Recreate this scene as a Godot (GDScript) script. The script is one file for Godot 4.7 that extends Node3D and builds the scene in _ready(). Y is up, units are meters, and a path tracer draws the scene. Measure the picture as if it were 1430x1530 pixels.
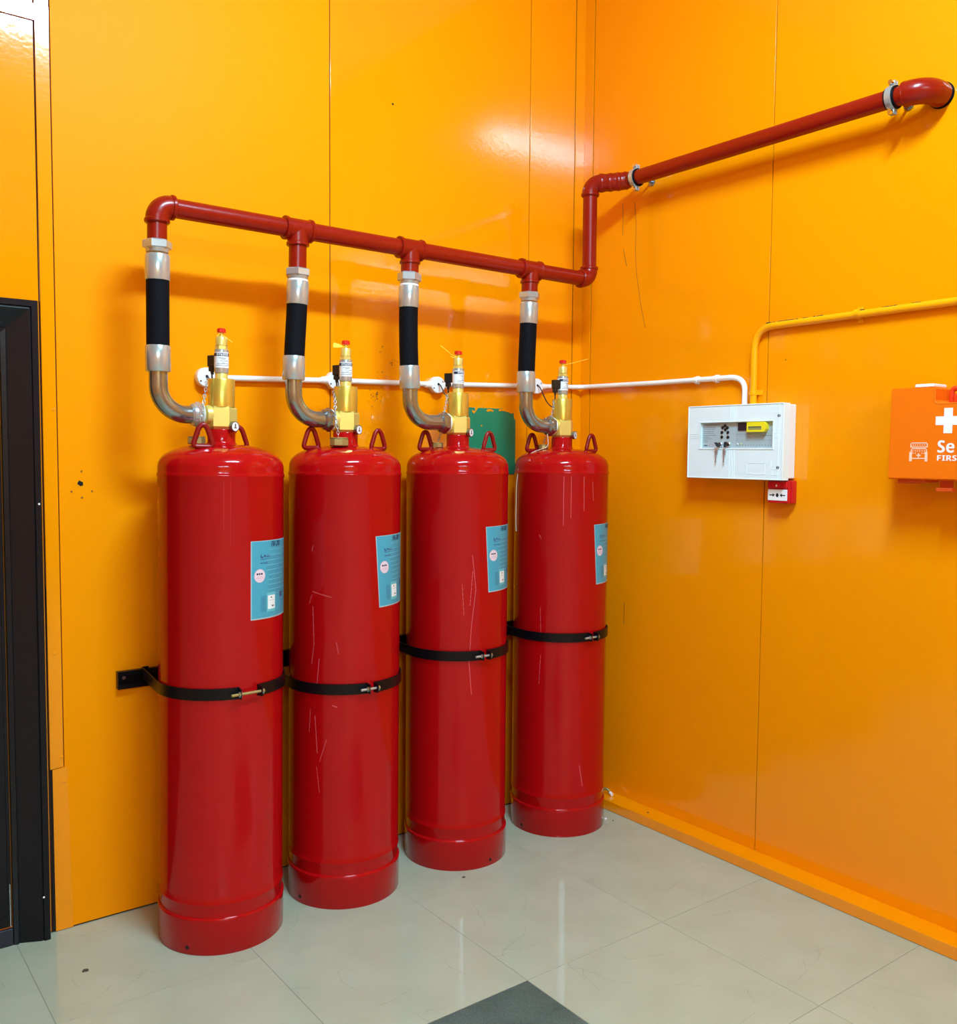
extends Node3D
# A corner of an orange plant room: four red gas cylinders, their red discharge manifold and a fire panel.
# World: the corner of the two walls is the origin; the back wall is z = 0 (x < 0), the right wall is x = 0 (z > 0).

# ------------------------------------------------------------------ mesh builder
class MB:
	var v := PackedVector3Array()
	var n := PackedVector3Array()
	var uv := PackedVector2Array()
	var xf := Transform3D.IDENTITY

	func tri(a, b, c, na, nb, nc, ua := Vector2.ZERO, ub := Vector2.ZERO, uc := Vector2.ZERO):
		var A: Vector3 = xf * a
		var B: Vector3 = xf * b
		var C: Vector3 = xf * c
		var g := (B - A).cross(C - A)
		if g.length_squared() < 1e-18:
			return
		var NA: Vector3 = (xf.basis * na).normalized()
		var NB: Vector3 = (xf.basis * nb).normalized()
		var NC: Vector3 = (xf.basis * nc).normalized()
		if g.dot(NA + NB + NC) > 0.0:
			v.append_array([A, C, B]); n.append_array([NA, NC, NB]); uv.append_array([ua, uc, ub])
		else:
			v.append_array([A, B, C]); n.append_array([NA, NB, NC]); uv.append_array([ua, ub, uc])

	func quad(a, b, c, d, na, nb, nc, nd, ua := Vector2(0, 0), ub := Vector2(1, 0), uc := Vector2(1, 1), ud := Vector2(0, 1)):
		tri(a, b, c, na, nb, nc, ua, ub, uc)
		tri(a, c, d, na, nc, nd, ua, uc, ud)

	func face(a, b, c, d, nn, ua := Vector2(0, 1), ub := Vector2(1, 1), uc := Vector2(1, 0), ud := Vector2(0, 0)):
		quad(a, b, c, d, nn, nn, nn, nn, ua, ub, uc, ud)

	# a box between two corners, its edges chamfered by w
	func box(lo: Vector3, hi: Vector3, w := 0.002):
		w = min(w, 0.49 * min(hi.x - lo.x, min(hi.y - lo.y, hi.z - lo.z)))
		var c := (lo + hi) * 0.5
		var h := (hi - lo) * 0.5
		var ax := [Vector3.RIGHT, Vector3.UP, Vector3.BACK]
		var P := func(k: int, s: Vector3) -> Vector3:   # corner s, the copy that lies in the face of axis k
			var q := Vector3(h.x - w, h.y - w, h.z - w)
			q[k] = h[k]
			return c + q * s
		for k in 3:
			for sg in [-1.0, 1.0]:
				var i := (k + 1) % 3
				var j := (k + 2) % 3
				var cs := []
				for st in [[-1, -1], [1, -1], [1, 1], [-1, 1]]:
					var s := Vector3.ZERO
					s[k] = sg; s[i] = st[0]; s[j] = st[1]
					cs.append(P.call(k, s))
				face(cs[0], cs[1], cs[2], cs[3], ax[k] * sg)
		if w <= 0.0:
			return
		for k in 3:                                     # chamfers along axis k
			var i := (k + 1) % 3
			var j := (k + 2) % 3
			for si in [-1.0, 1.0]:
				for sj in [-1.0, 1.0]:
					var a := Vector3.ZERO
					a[k] = -1; a[i] = si; a[j] = sj
					var b := a
					b[k] = 1
					quad(P.call(i, a), P.call(i, b), P.call(j, b), P.call(j, a), ax[i] * si, ax[i] * si, ax[j] * sj, ax[j] * sj)
		for sx in [-1.0, 1.0]:
			for sy in [-1.0, 1.0]:
				for sz in [-1.0, 1.0]:
					var s := Vector3(sx, sy, sz)
					tri(P.call(0, s), P.call(1, s), P.call(2, s), ax[0] * sx, ax[1] * sy, ax[2] * sz)

	# profile of (radius, height) turned about y, from angle a0 to a1 (0 looks to +z, growing towards +x)
	func lathe(pr: Array, segs := 48, a0 := 0.0, a1 := TAU, v_from := 0.0, v_to := 1.0, crease := 0.6):
		var m := pr.size()
		var sn := []
		for i in m - 1:
			var d: Vector2 = pr[i + 1] - pr[i]
			sn.append(Vector2(d.y, -d.x).normalized())
		var y0: float = pr[0].y
		var yl: float = pr[m - 1].y - y0
		for i in m - 1:
			if pr[i].distance_to(pr[i + 1]) < 1e-7:
				continue
			var nA: Vector2 = sn[i]
			var nB: Vector2 = sn[i]
			if i > 0 and sn[i - 1].dot(sn[i]) > cos(crease):
				nA = (sn[i - 1] + sn[i]).normalized()
			if i < m - 2 and sn[i + 1].dot(sn[i]) > cos(crease):
				nB = (sn[i + 1] + sn[i]).normalized()
			var tA: float = lerp(v_from, v_to, (pr[i].y - y0) / yl) if absf(yl) > 1e-9 else 0.0
			var tB: float = lerp(v_from, v_to, (pr[i + 1].y - y0) / yl) if absf(yl) > 1e-9 else 1.0
			for s in segs:
				var p := a0 + (a1 - a0) * s / segs
				var q := a0 + (a1 - a0) * (s + 1) / segs
				var e := Vector3(sin(p), 0, cos(p))
				var f := Vector3(sin(q), 0, cos(q))
				var u0 := float(s) / segs
				var u1 := float(s + 1) / segs
				quad(e * pr[i].x + Vector3(0, pr[i].y, 0), f * pr[i].x + Vector3(0, pr[i].y, 0), f * pr[i + 1].x + Vector3(0, pr[i + 1].y, 0), e * pr[i + 1].x + Vector3(0, pr[i + 1].y, 0),
					e * nA.x + Vector3(0, nA.y, 0), f * nA.x + Vector3(0, nA.y, 0), f * nB.x + Vector3(0, nB.y, 0), e * nB.x + Vector3(0, nB.y, 0),
					Vector2(u0, tA), Vector2(u1, tA), Vector2(u1, tB), Vector2(u0, tB))

	# a round bar along points; r a number or one radius per point
	func tube(pts: Array, r, segs := 16, caps := true, closed := false):
		var m := pts.size()
		var rings := []
		var up := Vector3.UP
		var t0: Vector3 = (pts[1] - pts[0]).normalized()
		if absf(t0.dot(up)) > 0.9:
			up = Vector3.RIGHT
		var side := t0.cross(up).normalized()
		for i in m:
			var t: Vector3
			if closed:
				t = (pts[(i + 1) % m] - pts[(i + m - 1) % m]).normalized()
			else:
				t = (pts[min(i + 1, m - 1)] - pts[max(i - 1, 0)]).normalized()
			side = (side - t * side.dot(t)).normalized()
			var o := side.cross(t).normalized()
			var rr: float = r[i] if r is Array else r
			var ring := []
			for s in segs:
				var a := TAU * s / segs
				var d := side * cos(a) + o * sin(a)
				ring.append([pts[i] + d * rr, d])
			rings.append([ring, t, rr])
		var last := m if closed else m - 1
		for i in last:
			var A = rings[i]
			var B = rings[(i + 1) % m]
			var gap: Vector3 = pts[(i + 1) % m] - pts[i]
			var slope: float = (A[2] - B[2]) / max(gap.length(), 1e-6)
			for s in segs:
				var k := (s + 1) % segs
				var a = A[0][s]
				var b = A[0][k]
				var c = B[0][k]
				var d = B[0][s]
				var tt: Vector3 = gap.normalized() * slope
				quad(a[0], b[0], c[0], d[0], a[1] + tt, b[1] + tt, c[1] + tt, d[1] + tt)
		if caps and not closed:
			for e in [[0, -1.0], [m - 1, 1.0]]:
				var R = rings[e[0]]
				var nn: Vector3 = R[1] * e[1]
				for s in segs:
					tri(pts[e[0]], R[0][s][0], R[0][(s + 1) % segs][0], nn, nn, nn)

	# a flat outline (x, y) given thickness from z0 to z1
	func prism(poly: PackedVector2Array, z0: float, z1: float):
		var idx := Geometry2D.triangulate_polygon(poly)
		for k in range(0, idx.size(), 3):
			var a := poly[idx[k]]
			var b := poly[idx[k + 1]]
			var c := poly[idx[k + 2]]
			for e in [[z0, Vector3(0, 0, -1)], [z1, Vector3(0, 0, 1)]]:
				tri(Vector3(a.x, a.y, e[0]), Vector3(b.x, b.y, e[0]), Vector3(c.x, c.y, e[0]), e[1], e[1], e[1], a, b, c)
		var cw := Geometry2D.is_polygon_clockwise(poly)
		for k in poly.size():
			var a := poly[k]
			var b := poly[(k + 1) % poly.size()]
			var d := (b - a).normalized()
			var nn := Vector3(d.y, -d.x, 0) * (-1.0 if cw else 1.0)
			face(Vector3(a.x, a.y, z0), Vector3(b.x, b.y, z0), Vector3(b.x, b.y, z1), Vector3(a.x, a.y, z1), nn)

	# lettering, its points moved through a callable
	func text(s: String, height: float, move: Callable, bold := true, depth := 0.0006):
		var f := SystemFont.new()
		f.font_names = PackedStringArray(["Droid Sans"])
		f.font_weight = 700 if bold else 400
		var t := TextMesh.new()
		t.font = f
		t.text = s
		t.font_size = 48
		t.pixel_size = height / 34.5
		t.depth = depth
		t.horizontal_alignment = HORIZONTAL_ALIGNMENT_LEFT
		t.vertical_alignment = VERTICAL_ALIGNMENT_CENTER
		var ar = t.get_mesh_arrays()
		var P: PackedVector3Array = ar[Mesh.ARRAY_VERTEX]
		var I = ar[Mesh.ARRAY_INDEX]
		if I == null or I.size() == 0:
			I = PackedInt32Array(range(P.size()))
		var mid := Vector3.ZERO
		for k in range(0, I.size(), 3):
			var a: Vector3 = move.call(P[I[k]])
			var b: Vector3 = move.call(P[I[k + 1]])
			var c: Vector3 = move.call(P[I[k + 2]])
			var g := -(b - a).cross(c - a).normalized()
			tri(a, b, c, g, g, g)

	func mesh() -> ArrayMesh:
		var ar := []
		ar.resize(Mesh.ARRAY_MAX)
		ar[Mesh.ARRAY_VERTEX] = v
		ar[Mesh.ARRAY_NORMAL] = n
		ar[Mesh.ARRAY_TEX_UV] = uv
		var m := ArrayMesh.new()
		m.add_surface_from_arrays(Mesh.PRIMITIVE_TRIANGLES, ar)
		return m

# ------------------------------------------------------------------ naming helpers
func numbered(parent: Node, called: String) -> String:
	if not parent.has_node(NodePath(called)):
		return called
	var k := 1
	while parent.has_node(NodePath("%s_%03d" % [called, k])):
		k += 1
	return "%s_%03d" % [called, k]

func obj(called: String, m: MB, mat: Material, parent: Node = self, label := "") -> MeshInstance3D:
	var o := MeshInstance3D.new()
	o.name = numbered(parent, called)
	o.mesh = m.mesh()
	o.material_override = mat
	o.cast_shadow = GeometryInstance3D.SHADOW_CASTING_SETTING_ON
	if label:
		o.set_meta("label", label)
	parent.add_child(o, true)
	return o

func share(called: String, mesh: Mesh, mat: Material, parent: Node) -> MeshInstance3D:
	var o := MeshInstance3D.new()
	o.name = numbered(parent, called)
	o.mesh = mesh
	o.material_override = mat
	parent.add_child(o, true)
	return o

func tag(o: Node, label: String, category: String, group := ""):
	o.set_meta("label", label)
	o.set_meta("category", category)
	if group:
		o.set_meta("group", group)

func thing(called: String, label: String, category: String, at: Vector3, group := "", basis := Basis.IDENTITY) -> Node3D:
	var o := Node3D.new()
	o.name = numbered(self, called)
	o.transform = Transform3D(basis, at)
	add_child(o, true)
	tag(o, label, category, group)
	return o

func structure(called: String, at := Vector3.ZERO) -> Node3D:
	var o := Node3D.new()
	o.name = called
	o.position = at
	o.set_meta("kind", "structure")
	add_child(o, true)
	return o

# ------------------------------------------------------------------ materials
var M := {}
var peel_tex: NoiseTexture2D

func mat(c: Color, rough := 0.5, metal := 0.0, spec := 0.5) -> StandardMaterial3D:
	var m := StandardMaterial3D.new()
	m.albedo_color = c
	m.roughness = rough
	m.metallic = metal
	m.metallic_specular = spec
	return m

func noise_tex(freq: float, normal: bool, seed_: int, size := 512, strength := 4.0) -> NoiseTexture2D:
	var f := FastNoiseLite.new()
	f.seed = seed_
	f.frequency = freq
	f.fractal_octaves = 3
	var t := NoiseTexture2D.new()
	t.width = size
	t.height = size
	t.seamless = true
	t.noise = f
	t.as_normal_map = normal
	t.bump_strength = strength
	return t

func bumpy(m: StandardMaterial3D, t: Texture2D, scale: float, amount: float):
	m.normal_enabled = true
	m.normal_texture = t
	m.normal_scale = amount
	m.uv1_triplanar = true
	m.uv1_world_triplanar = true
	m.uv1_scale = Vector3.ONE * scale

func line(im: Image, a: Vector2, b: Vector2, c: Color, w := 1.0):
	var steps := int(a.distance_to(b) * 1.5) + 1
	for i in steps + 1:
		var p := a.lerp(b, float(i) / steps)
		var r := int(ceil(w / 2.0))
		for dx in range(-r, r + 1):
			for dy in range(-r, r + 1):
				var q := Vector2i(int(p.x) + dx, int(p.y) + dy)
				if Vector2(q).distance_to(p) > w * 0.5 + 0.5 or q.x < 0 or q.y < 0 or q.x >= im.get_width() or q.y >= im.get_height():
					continue
				im.set_pixel(q.x, q.y, im.get_pixel(q.x, q.y).lerp(c, c.a))

func make_materials():
	peel_tex = noise_tex(0.03, true, 3, 512, 3.0)
	M.wall = mat(Color8(253, 149, 2), 0.07, 0.0, 0.64)
	bumpy(M.wall, peel_tex, 2.6, 0.055)
	M.wall_dulled = M.wall.duplicate()                      # one sheet made rougher and duller to suppress the lamp's reflection
	M.wall_dulled.roughness = 0.42
	M.wall_dulled.metallic_specular = 0.16
	M.wall_satin = M.wall.duplicate()                       # the right wall's slightly duller enamel
	M.wall_satin.metallic_specular = 0.5
	M.wall_satin.roughness = 0.12
	M.joint = mat(Color8(62, 30, 4), 0.8)
	M.dark_gap = mat(Color8(24, 14, 6), 0.9)
	M.conduit_yellow = mat(Color8(253, 168, 6), 0.25)
	M.white_wall = mat(Color8(250, 152, 6), 0.5)
	M.ceiling = mat(Color8(226, 226, 224), 0.8)
	M.door = mat(Color8(17, 19, 25), 0.28, 0.0, 0.36)
	M.door_sill = mat(Color8(34, 38, 48), 0.35)
	M.green = mat(Color8(22, 128, 92), 0.4)
	M.red = mat(Color8(174, 8, 13), 0.08, 0.0, 0.37)
	bumpy(M.red, peel_tex, 2.0, 0.05)
	M.red_dark = mat(Color8(134, 10, 14), 0.3, 0.0, 0.42)
	M.pipe_red = mat(Color8(142, 20, 6), 0.25, 0.0, 0.42)
	bumpy(M.pipe_red, noise_tex(0.02, true, 8, 256, 3.0), 5.0, 0.12)
	M.black = mat(Color8(11, 12, 16), 0.3, 0.0, 0.33)
	M.rubber = mat(Color8(12, 13, 19), 0.7, 0.0, 0.22)
	M.plastic_black = mat(Color8(20, 20, 22), 0.4)
	M.steel = mat(Color8(188, 200, 204), 0.22, 0.66)
	M.steel_dull = mat(Color8(152, 164, 170), 0.18, 0.9)
	bumpy(M.steel_dull, noise_tex(0.02, true, 12, 256, 2.0), 8.0, 0.15)
	M.chrome = mat(Color8(222, 222, 222), 0.14, 1.0)
	M.brass = mat(Color8(214, 188, 78), 0.28, 0.7)
	M.brass_bright = mat(Color8(238, 222, 124), 0.28, 0.5)
	M.brass_old = mat(Color8(176, 166, 108), 0.34, 0.65)
	M.teflon = mat(Color8(238, 238, 232), 0.5)
	M.knob = mat(Color8(224, 30, 12), 0.4)
	M.white = mat(Color8(246, 246, 246), 0.35)
	M.white_paint = mat(Color8(250, 246, 240), 0.4)
	M.panel_white = mat(Color8(236, 248, 251), 0.4)
	M.panel_side = mat(Color8(242, 240, 242), 0.4)
	M.navy = mat(Color8(22, 30, 66), 0.5)
	M.ink = mat(Color8(20, 22, 30), 0.5)
	M.lcd = mat(Color8(38, 28, 44), 0.2)
	M.yellow = mat(Color8(246, 222, 30), 0.4)
	M.call_red = mat(Color8(206, 20, 28), 0.3)
	M.aid = mat(Color8(244, 112, 4), 0.45, 0.0, 0.36)
	M.aid_dark = mat(Color8(214, 74, 14), 0.45)
	M.aid_red = mat(Color8(226, 58, 14), 0.4)
	M.print_white = mat(Color8(246, 240, 246), 0.5)
	M.print_pink = mat(Color8(250, 206, 176), 0.5)
	M.led = mat(Color8(210, 220, 120), 0.4)
	M.speck = mat(Color8(74, 60, 44), 0.8)
	M.grease = mat(Color8(150, 84, 12), 0.6)
	M.drip = mat(Color8(168, 84, 10), 0.5)
	M.sticker_white = mat(Color8(236, 238, 240), 0.4)
	M.seal = mat(Color8(222, 196, 206), 0.5)
	M.twine = mat(Color8(226, 220, 206), 0.7)
	M.tie_yellow = mat(Color8(248, 222, 60), 0.5)
	M.lamp_body = mat(Color8(236, 236, 236), 0.5)
	M.tube_glow = mat(Color(1, 1, 1), 0.5)
	M.tube_glow.emission_enabled = true
	M.tube_glow.emission = Color(1.0, 0.97, 0.92)
	M.tube_glow.emission_energy_multiplier = 2.0
	# polished floor tiles: cloudy greige with hairline veins, four tones
	var rng := RandomNumberGenerator.new()
	rng.seed = 77
	var fn := FastNoiseLite.new()
	fn.seed = 5
	fn.frequency = 0.006
	fn.fractal_octaves = 4
	for k in 4:
		var im := Image.create(384, 384, false, Image.FORMAT_RGB8)
		for y in 384:
			for x in 384:
				var t := fn.get_noise_2d(x + 900 * k, y) * 0.5 + rng.randf_range(-0.02, 0.02)
				im.set_pixel(x, y, Color(0.695 + 0.05 * t, 0.705 + 0.05 * t, 0.61 + 0.055 * t))
		for j in 7:
			var p := Vector2(rng.randf_range(0, 384), rng.randf_range(0, 384))
			var a := rng.randf_range(0, TAU)
			for s in rng.randi_range(6, 22):
				a += rng.randf_range(-0.35, 0.35)
				var q := p + Vector2(cos(a), sin(a)) * rng.randf_range(3, 9)
				line(im, p, q, Color(0.44, 0.42, 0.36, rng.randf_range(0.02, 0.11)), 0.6)
				p = q
		var m := mat(Color.WHITE, 0.055, 0.0, 0.58)
		m.albedo_texture = ImageTexture.create_from_image(im)
		M["tile%d" % k] = m
	M.grout = mat(Color8(152, 146, 126), 0.8)
	var gi := Image.create(256, 256, false, Image.FORMAT_RGB8)
	for y in 256:
		for x in 256:
			var t := rng.randf_range(-0.06, 0.06) + fn.get_noise_2d(x * 2, y * 2) * 0.05
			gi.set_pixel(x, y, Color(0.30 + t, 0.365 + t, 0.335 + t))
	M.granite = mat(Color.WHITE, 0.45)
	M.granite.albedo_texture = ImageTexture.create_from_image(gi)

# ------------------------------------------------------------------ small shape helpers
func arc(c: Vector3, a: Vector3, b: Vector3, r: float, n := 10) -> Array:   # from c + a r to c + b r
	var out := []
	for i in n + 1:
		var t := PI / 2 * i / n
		out.append(c + (a * cos(t) + b * sin(t)) * r)
	return out

func rounded(pts: Array, r, n := 8) -> Array:       # a polyline with its corners rounded
	var out := [pts[0]]
	for i in range(1, pts.size() - 1):
		var p: Vector3 = pts[i]
		var rr: float = r[i - 1] if r is Array else r
		var a: Vector3 = p + (pts[i - 1] - p).normalized() * min(rr, (pts[i - 1] - p).length() * 0.49)
		var b: Vector3 = p + (pts[i + 1] - p).normalized() * min(rr, (pts[i + 1] - p).length() * 0.49)
		for k in n + 1:
			var t := float(k) / n
			out.append(a.lerp(p, t).lerp(p.lerp(b, t), t))
	out.append(pts[pts.size() - 1])
	return out

func along(from: Vector3, dir: Vector3) -> Transform3D:   # y axis of a lathe laid along dir
	var y := dir.normalized()
	var x := y.cross(Vector3.FORWARD if absf(y.z) < 0.9 else Vector3.RIGHT).normalized()
	return Transform3D(Basis(x, y, x.cross(y)), from)

func hexagon(r: float) -> PackedVector2Array:
	var p := PackedVector2Array()
	for i in 6:
		p.append(Vector2(cos(TAU * i / 6), sin(TAU * i / 6)) * r)
	return p

# a hexagon nut along the local y axis, its rims turned down
func nut(m: MB, r: float, y0: float, y1: float, sides := 6, turn := 0.0):
	var b := (y1 - y0) * 0.14
	var q := r * cos(PI / sides)
	for i in sides:
		var a := turn + TAU * i / sides
		var c := turn + TAU * (i + 1) / sides
		var e := Vector3(sin(a), 0, cos(a))
		var f := Vector3(sin(c), 0, cos(c))
		var g := (e + f).normalized()
		m.face(e * r + Vector3(0, y0 + b, 0), f * r + Vector3(0, y0 + b, 0), f * r + Vector3(0, y1 - b, 0), e * r + Vector3(0, y1 - b, 0), g)
		for s in [[y0 + b, y0, Vector3.DOWN], [y1 - b, y1, Vector3.UP]]:
			var nn: Vector3 = (g + s[2]).normalized()
			m.face(e * r + Vector3(0, s[0], 0), f * r + Vector3(0, s[0], 0), f * q * 0.97 + Vector3(0, s[1], 0), e * q * 0.97 + Vector3(0, s[1], 0), nn)
			m.tri(Vector3(0, s[1], 0), e * q * 0.97 + Vector3(0, s[1], 0), f * q * 0.97 + Vector3(0, s[1], 0), s[2], s[2], s[2])

# ------------------------------------------------------------------ the scene
const RIGHT_WALL := Basis(Vector3(0, 0, 1), Vector3(0, 1, 0), Vector3(-1, 0, 0))   # local x runs along the right wall, local z out of it

func _ready():
	var cam := Camera3D.new()
	cam.name = "camera"
	cam.fov = rad_to_deg(2.0 * atan(765.0 / 1396.09))
	cam.near = 0.05
	cam.far = 60.0
	cam.position = Vector3(-3.03254, 1.58888, 3.23152)
	cam.rotation = Vector3(-0.0618996, -0.6463615, 0.0080988)
	add_child(cam)
	cam.current = true
	var env := Environment.new()
	env.background_mode = Environment.BG_COLOR
	env.background_color = Color(0.02, 0.02, 0.02)
	env.tonemap_mode = Environment.TONE_MAPPER_LINEAR
	env.tonemap_exposure = 0.97
	env.sdfgi_enabled = true
	env.ssao_enabled = true
	env.ssil_enabled = true
	var we := WorldEnvironment.new()
	we.name = "environment"
	we.environment = env
	add_child(we)
	make_materials()
	# fluorescent battens on the ceiling, all out of frame above and behind the camera: [centre x, z, energy]
	for a in [[-1.72, 2.36, 14.2], [-3.6, 7.6, 9.5], [-4.9, 7.6, 9.5]]:
		ceiling_lamp(Vector3(a[0], 3.96, a[1]), a[2])
	room()
	manifold()
	for i in 4:
		cylinder(i)
	wall_rail()
	for i in 4:
		strap(i)
	for i in 4:
		hose(i)
	conduits()
	fire_panel()
	call_point()
	first_aid_box()
	small_things()

func ceiling_lamp(at: Vector3, energy: float):
	var t := thing("ceiling_lamp", "white fluorescent batten on the ceiling", "lamp", at, "ceiling battens")
	t.remove_meta("label")
	t.set_meta("label", ["white ceiling batten lamp over the middle of the room, nearest the cylinders", "white ceiling batten lamp over the middle, farther from the cylinders", "white ceiling batten lamp by the plain side wall", "white ceiling batten lamp by the plain side wall at the room's far end"][(0 if at.x > -4.0 else 2) + (0 if at.z < 4.0 else 1)])
	var m := MB.new()
	m.box(Vector3(-0.53, -0.004, -0.085), Vector3(0.53, 0.02, 0.085), 0.006)
	obj("lamp_body", m, M.lamp_body, t)
	m = MB.new()
	m.box(Vector3(-0.51, -0.054, -0.08), Vector3(0.51, -0.004, 0.08), 0.012)
	obj("diffuser", m, M.tube_glow, t)
	# one light before each glowing face of the diffuser: underside, front and back
	for f in [[Vector2(1.02, 0.12), energy, Vector3(-PI / 2, 0, 0), Vector3(0, -0.056, 0)], [Vector2(1.02, 0.05), energy * 0.38, Vector3(0, 0, 0), Vector3(0, -0.03, -0.085)], [Vector2(1.02, 0.05), energy * 0.38, Vector3(0, PI, 0), Vector3(0, -0.03, 0.085)]]:
		var l := AreaLight3D.new()
		l.name = "lamp_light"
		l.area_size = f[0]
		l.light_energy = f[1]
		l.light_color = Color(0.71, 0.90, 1.0)
		l.area_range = 30.0
		l.area_attenuation = 2.0
		l.shadow_enabled = true
		l.rotation = f[2]
		l.position = f[3]
		t.add_child(l, true)

# ------------------------------------------------------------------ room
func slab(called: String, lo: Vector3, hi: Vector3, m: Material, parent: Node, w := 0.0) -> MeshInstance3D:
	var b := MB.new()
	b.box(lo, hi, w)
	return obj(called, b, m, parent)

func room():
	var H := 3.98
	# back wall: a dark core, painted sheets in front of it with open joints
	var wb := structure("wall_back")
	slab("core", Vector3(-7.2, -0.1, -0.2), Vector3(0.2, H + 0.1, -0.006), M.joint, wb)
	var cuts := [-7.0, -5.28, -4.28, -3.31, -2.3445, -2.2985, -1.313, -0.3265, -0.0585]
	var gap := 0.0019
	for i in range(0, 8):
		if i == 4:                                         # under the cover strips
			slab("wall_panel", Vector3(cuts[i] + gap, 2.9765, -0.0065), Vector3(cuts[i + 1] - gap, H, 0.0), M.wall, wb, 0.0011)
			continue
		var y_cuts := [0.004, 2.9235, H] if i < 4 else [0.004, H]
		for k in y_cuts.size() - 1:
			slab("wall_panel", Vector3(cuts[i] + gap, y_cuts[k] + (gap if k else 0.0), -0.0065), Vector3(cuts[i + 1] - gap, y_cuts[k + 1] - gap, 0.0), M.wall_dulled if i == 5 else M.wall, wb, 0.0011)
	# right wall
	var wr := structure("wall_right")
	slab("core", Vector3(0.006, -0.1, 0.0), Vector3(0.2, H + 0.1, 9.2), M.joint, wr)
	cuts = [0.0595, 1.0305, 2.018, 3.006, 3.99, 5.0, 6.0, 7.0, 8.0, 9.0]
	for i in 9:
		slab("wall_panel", Vector3(0.0, 0.004, cuts[i] + gap), Vector3(0.0065, H, cuts[i + 1] - gap), M.wall_satin, wr, 0.0011)
	var wl := structure("wall_left")
	slab("plaster", Vector3(-7.2, -0.1, 0.0), Vector3(-7.0, H + 0.1, 9.2), M.white_wall, wl)
	var wf := structure("wall_front")
	slab("plaster", Vector3(-7.0, -0.1, 9.0), Vector3(0.0, H + 0.1, 9.2), M.white_wall, wf)
	var ce := structure("ceiling")
	slab("ceiling_slab", Vector3(-7.2, H, -0.2), Vector3(0.2, H + 0.2, 9.2), M.ceiling, ce)
	# corner angle: two thin flanges meeting in the fold
	var m := MB.new()
	m.box(Vector3(-0.0565, 0.0, -0.004), Vector3(0.0, H, 0.0022), 0.0009)
	m.box(Vector3(-0.0022, 0.0, 0.0022), Vector3(0.004, H, 0.0575), 0.0009)
	var tr := obj("trim_1", m, M.wall)
	tr.set_meta("kind", "structure")
	# flashing strips round the doorway and the panel over it
	var t2 := structure("trim_2")
	m = MB.new()
	m.xf = Transform3D(Basis(), Vector3(0, 0, 0))
	for piece in [[[-2.342, 2.924], [-2.3015, 2.972], [-2.3005, 0.5515], [-2.341, 0.5480]]]:
		m.prism(PackedVector2Array([Vector2(piece[0][0], piece[0][1]), Vector2(piece[1][0], piece[1][1]), Vector2(piece[2][0], piece[2][1]), Vector2(piece[3][0], piece[3][1])]), -0.006, 0.005)
	obj("cover_strip", m, M.wall_satin, t2)
	m = MB.new()
	m.prism(PackedVector2Array([Vector2(-4.1, 2.924), Vector2(-2.3435, 2.924), Vector2(-2.3005, 2.9735), Vector2(-4.1, 2.9735)]), 0.0, 0.005)
	obj("cover_strip", m, M.wall_satin, t2)
	m = MB.new()
	m.prism(PackedVector2Array([Vector2(-2.334, 0.5460), Vector2(-2.289, 0.5495), Vector2(-2.279, 0.002), Vector2(-2.333, 0.002)]), -0.006, 0.0035)
	obj("cover_strip", m, M.wall_satin, t2)
	m = MB.new()
	m.prism(PackedVector2Array([Vector2(-2.3435, 1.15), Vector2(-2.338, 1.15), Vector2(-2.331, 0.3), Vector2(-2.333, 0.004), Vector2(-2.3405, 0.004), Vector2(-2.339, 0.5)]), 0.0, 0.0006)
	obj("open_gap", m, M.dark_gap, t2)
	m = MB.new()
	m.prism(PackedVector2Array([Vector2(-2.3445, 2.06), Vector2(-2.3415, 2.06), Vector2(-2.3422, 2.35), Vector2(-2.3432, 2.35)]), 0.0, 0.0006)
	obj("open_gap", m, M.grease, t2)
	for s in [[-2.306, 0.585], [-2.297, 0.50], [-2.32, 0.93], [-2.308, 1.72]]:
		m = MB.new()
		m.xf = along(Vector3(s[0], s[1], 0.0046 if s[1] > 0.55 else 0.003), Vector3.BACK)
		m.lathe([Vector2(0.0065, 0.0), Vector2(0.006, 0.0012), Vector2(0.003, 0.0022), Vector2(0.0, 0.0026)], 12)
		obj("screw", m, M.wall, t2)
	# skirting box along the right wall
	m = MB.new()
	m.box(Vector3(-0.094, 0.0, 0.06), Vector3(0.0, 0.0455, 9.0), 0.003)
	var bb := obj("baseboard_right", m, M.wall)
	bb.set_meta("kind", "structure")
	# floor: 0.6 m tiles with open joints where the picture shows them, plain tiling beyond
	var fl := structure("floor")
	slab("grout_bed", Vector3(-7.2, -0.2, -0.2), Vector3(0.2, -0.0012, 9.2), M.grout, fl)
	var xs := [-7.0]
	for k in 12:
		xs.append(-0.06 - 0.5985 * (11 - k))
	xs[0] = xs[1] - 0.36
	xs.append(0.0)
	var zs := [0.0]
	for k in 15:
		zs.append(0.541 + 0.602 * k)
	var rng := RandomNumberGenerator.new()
	rng.seed = 9
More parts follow.
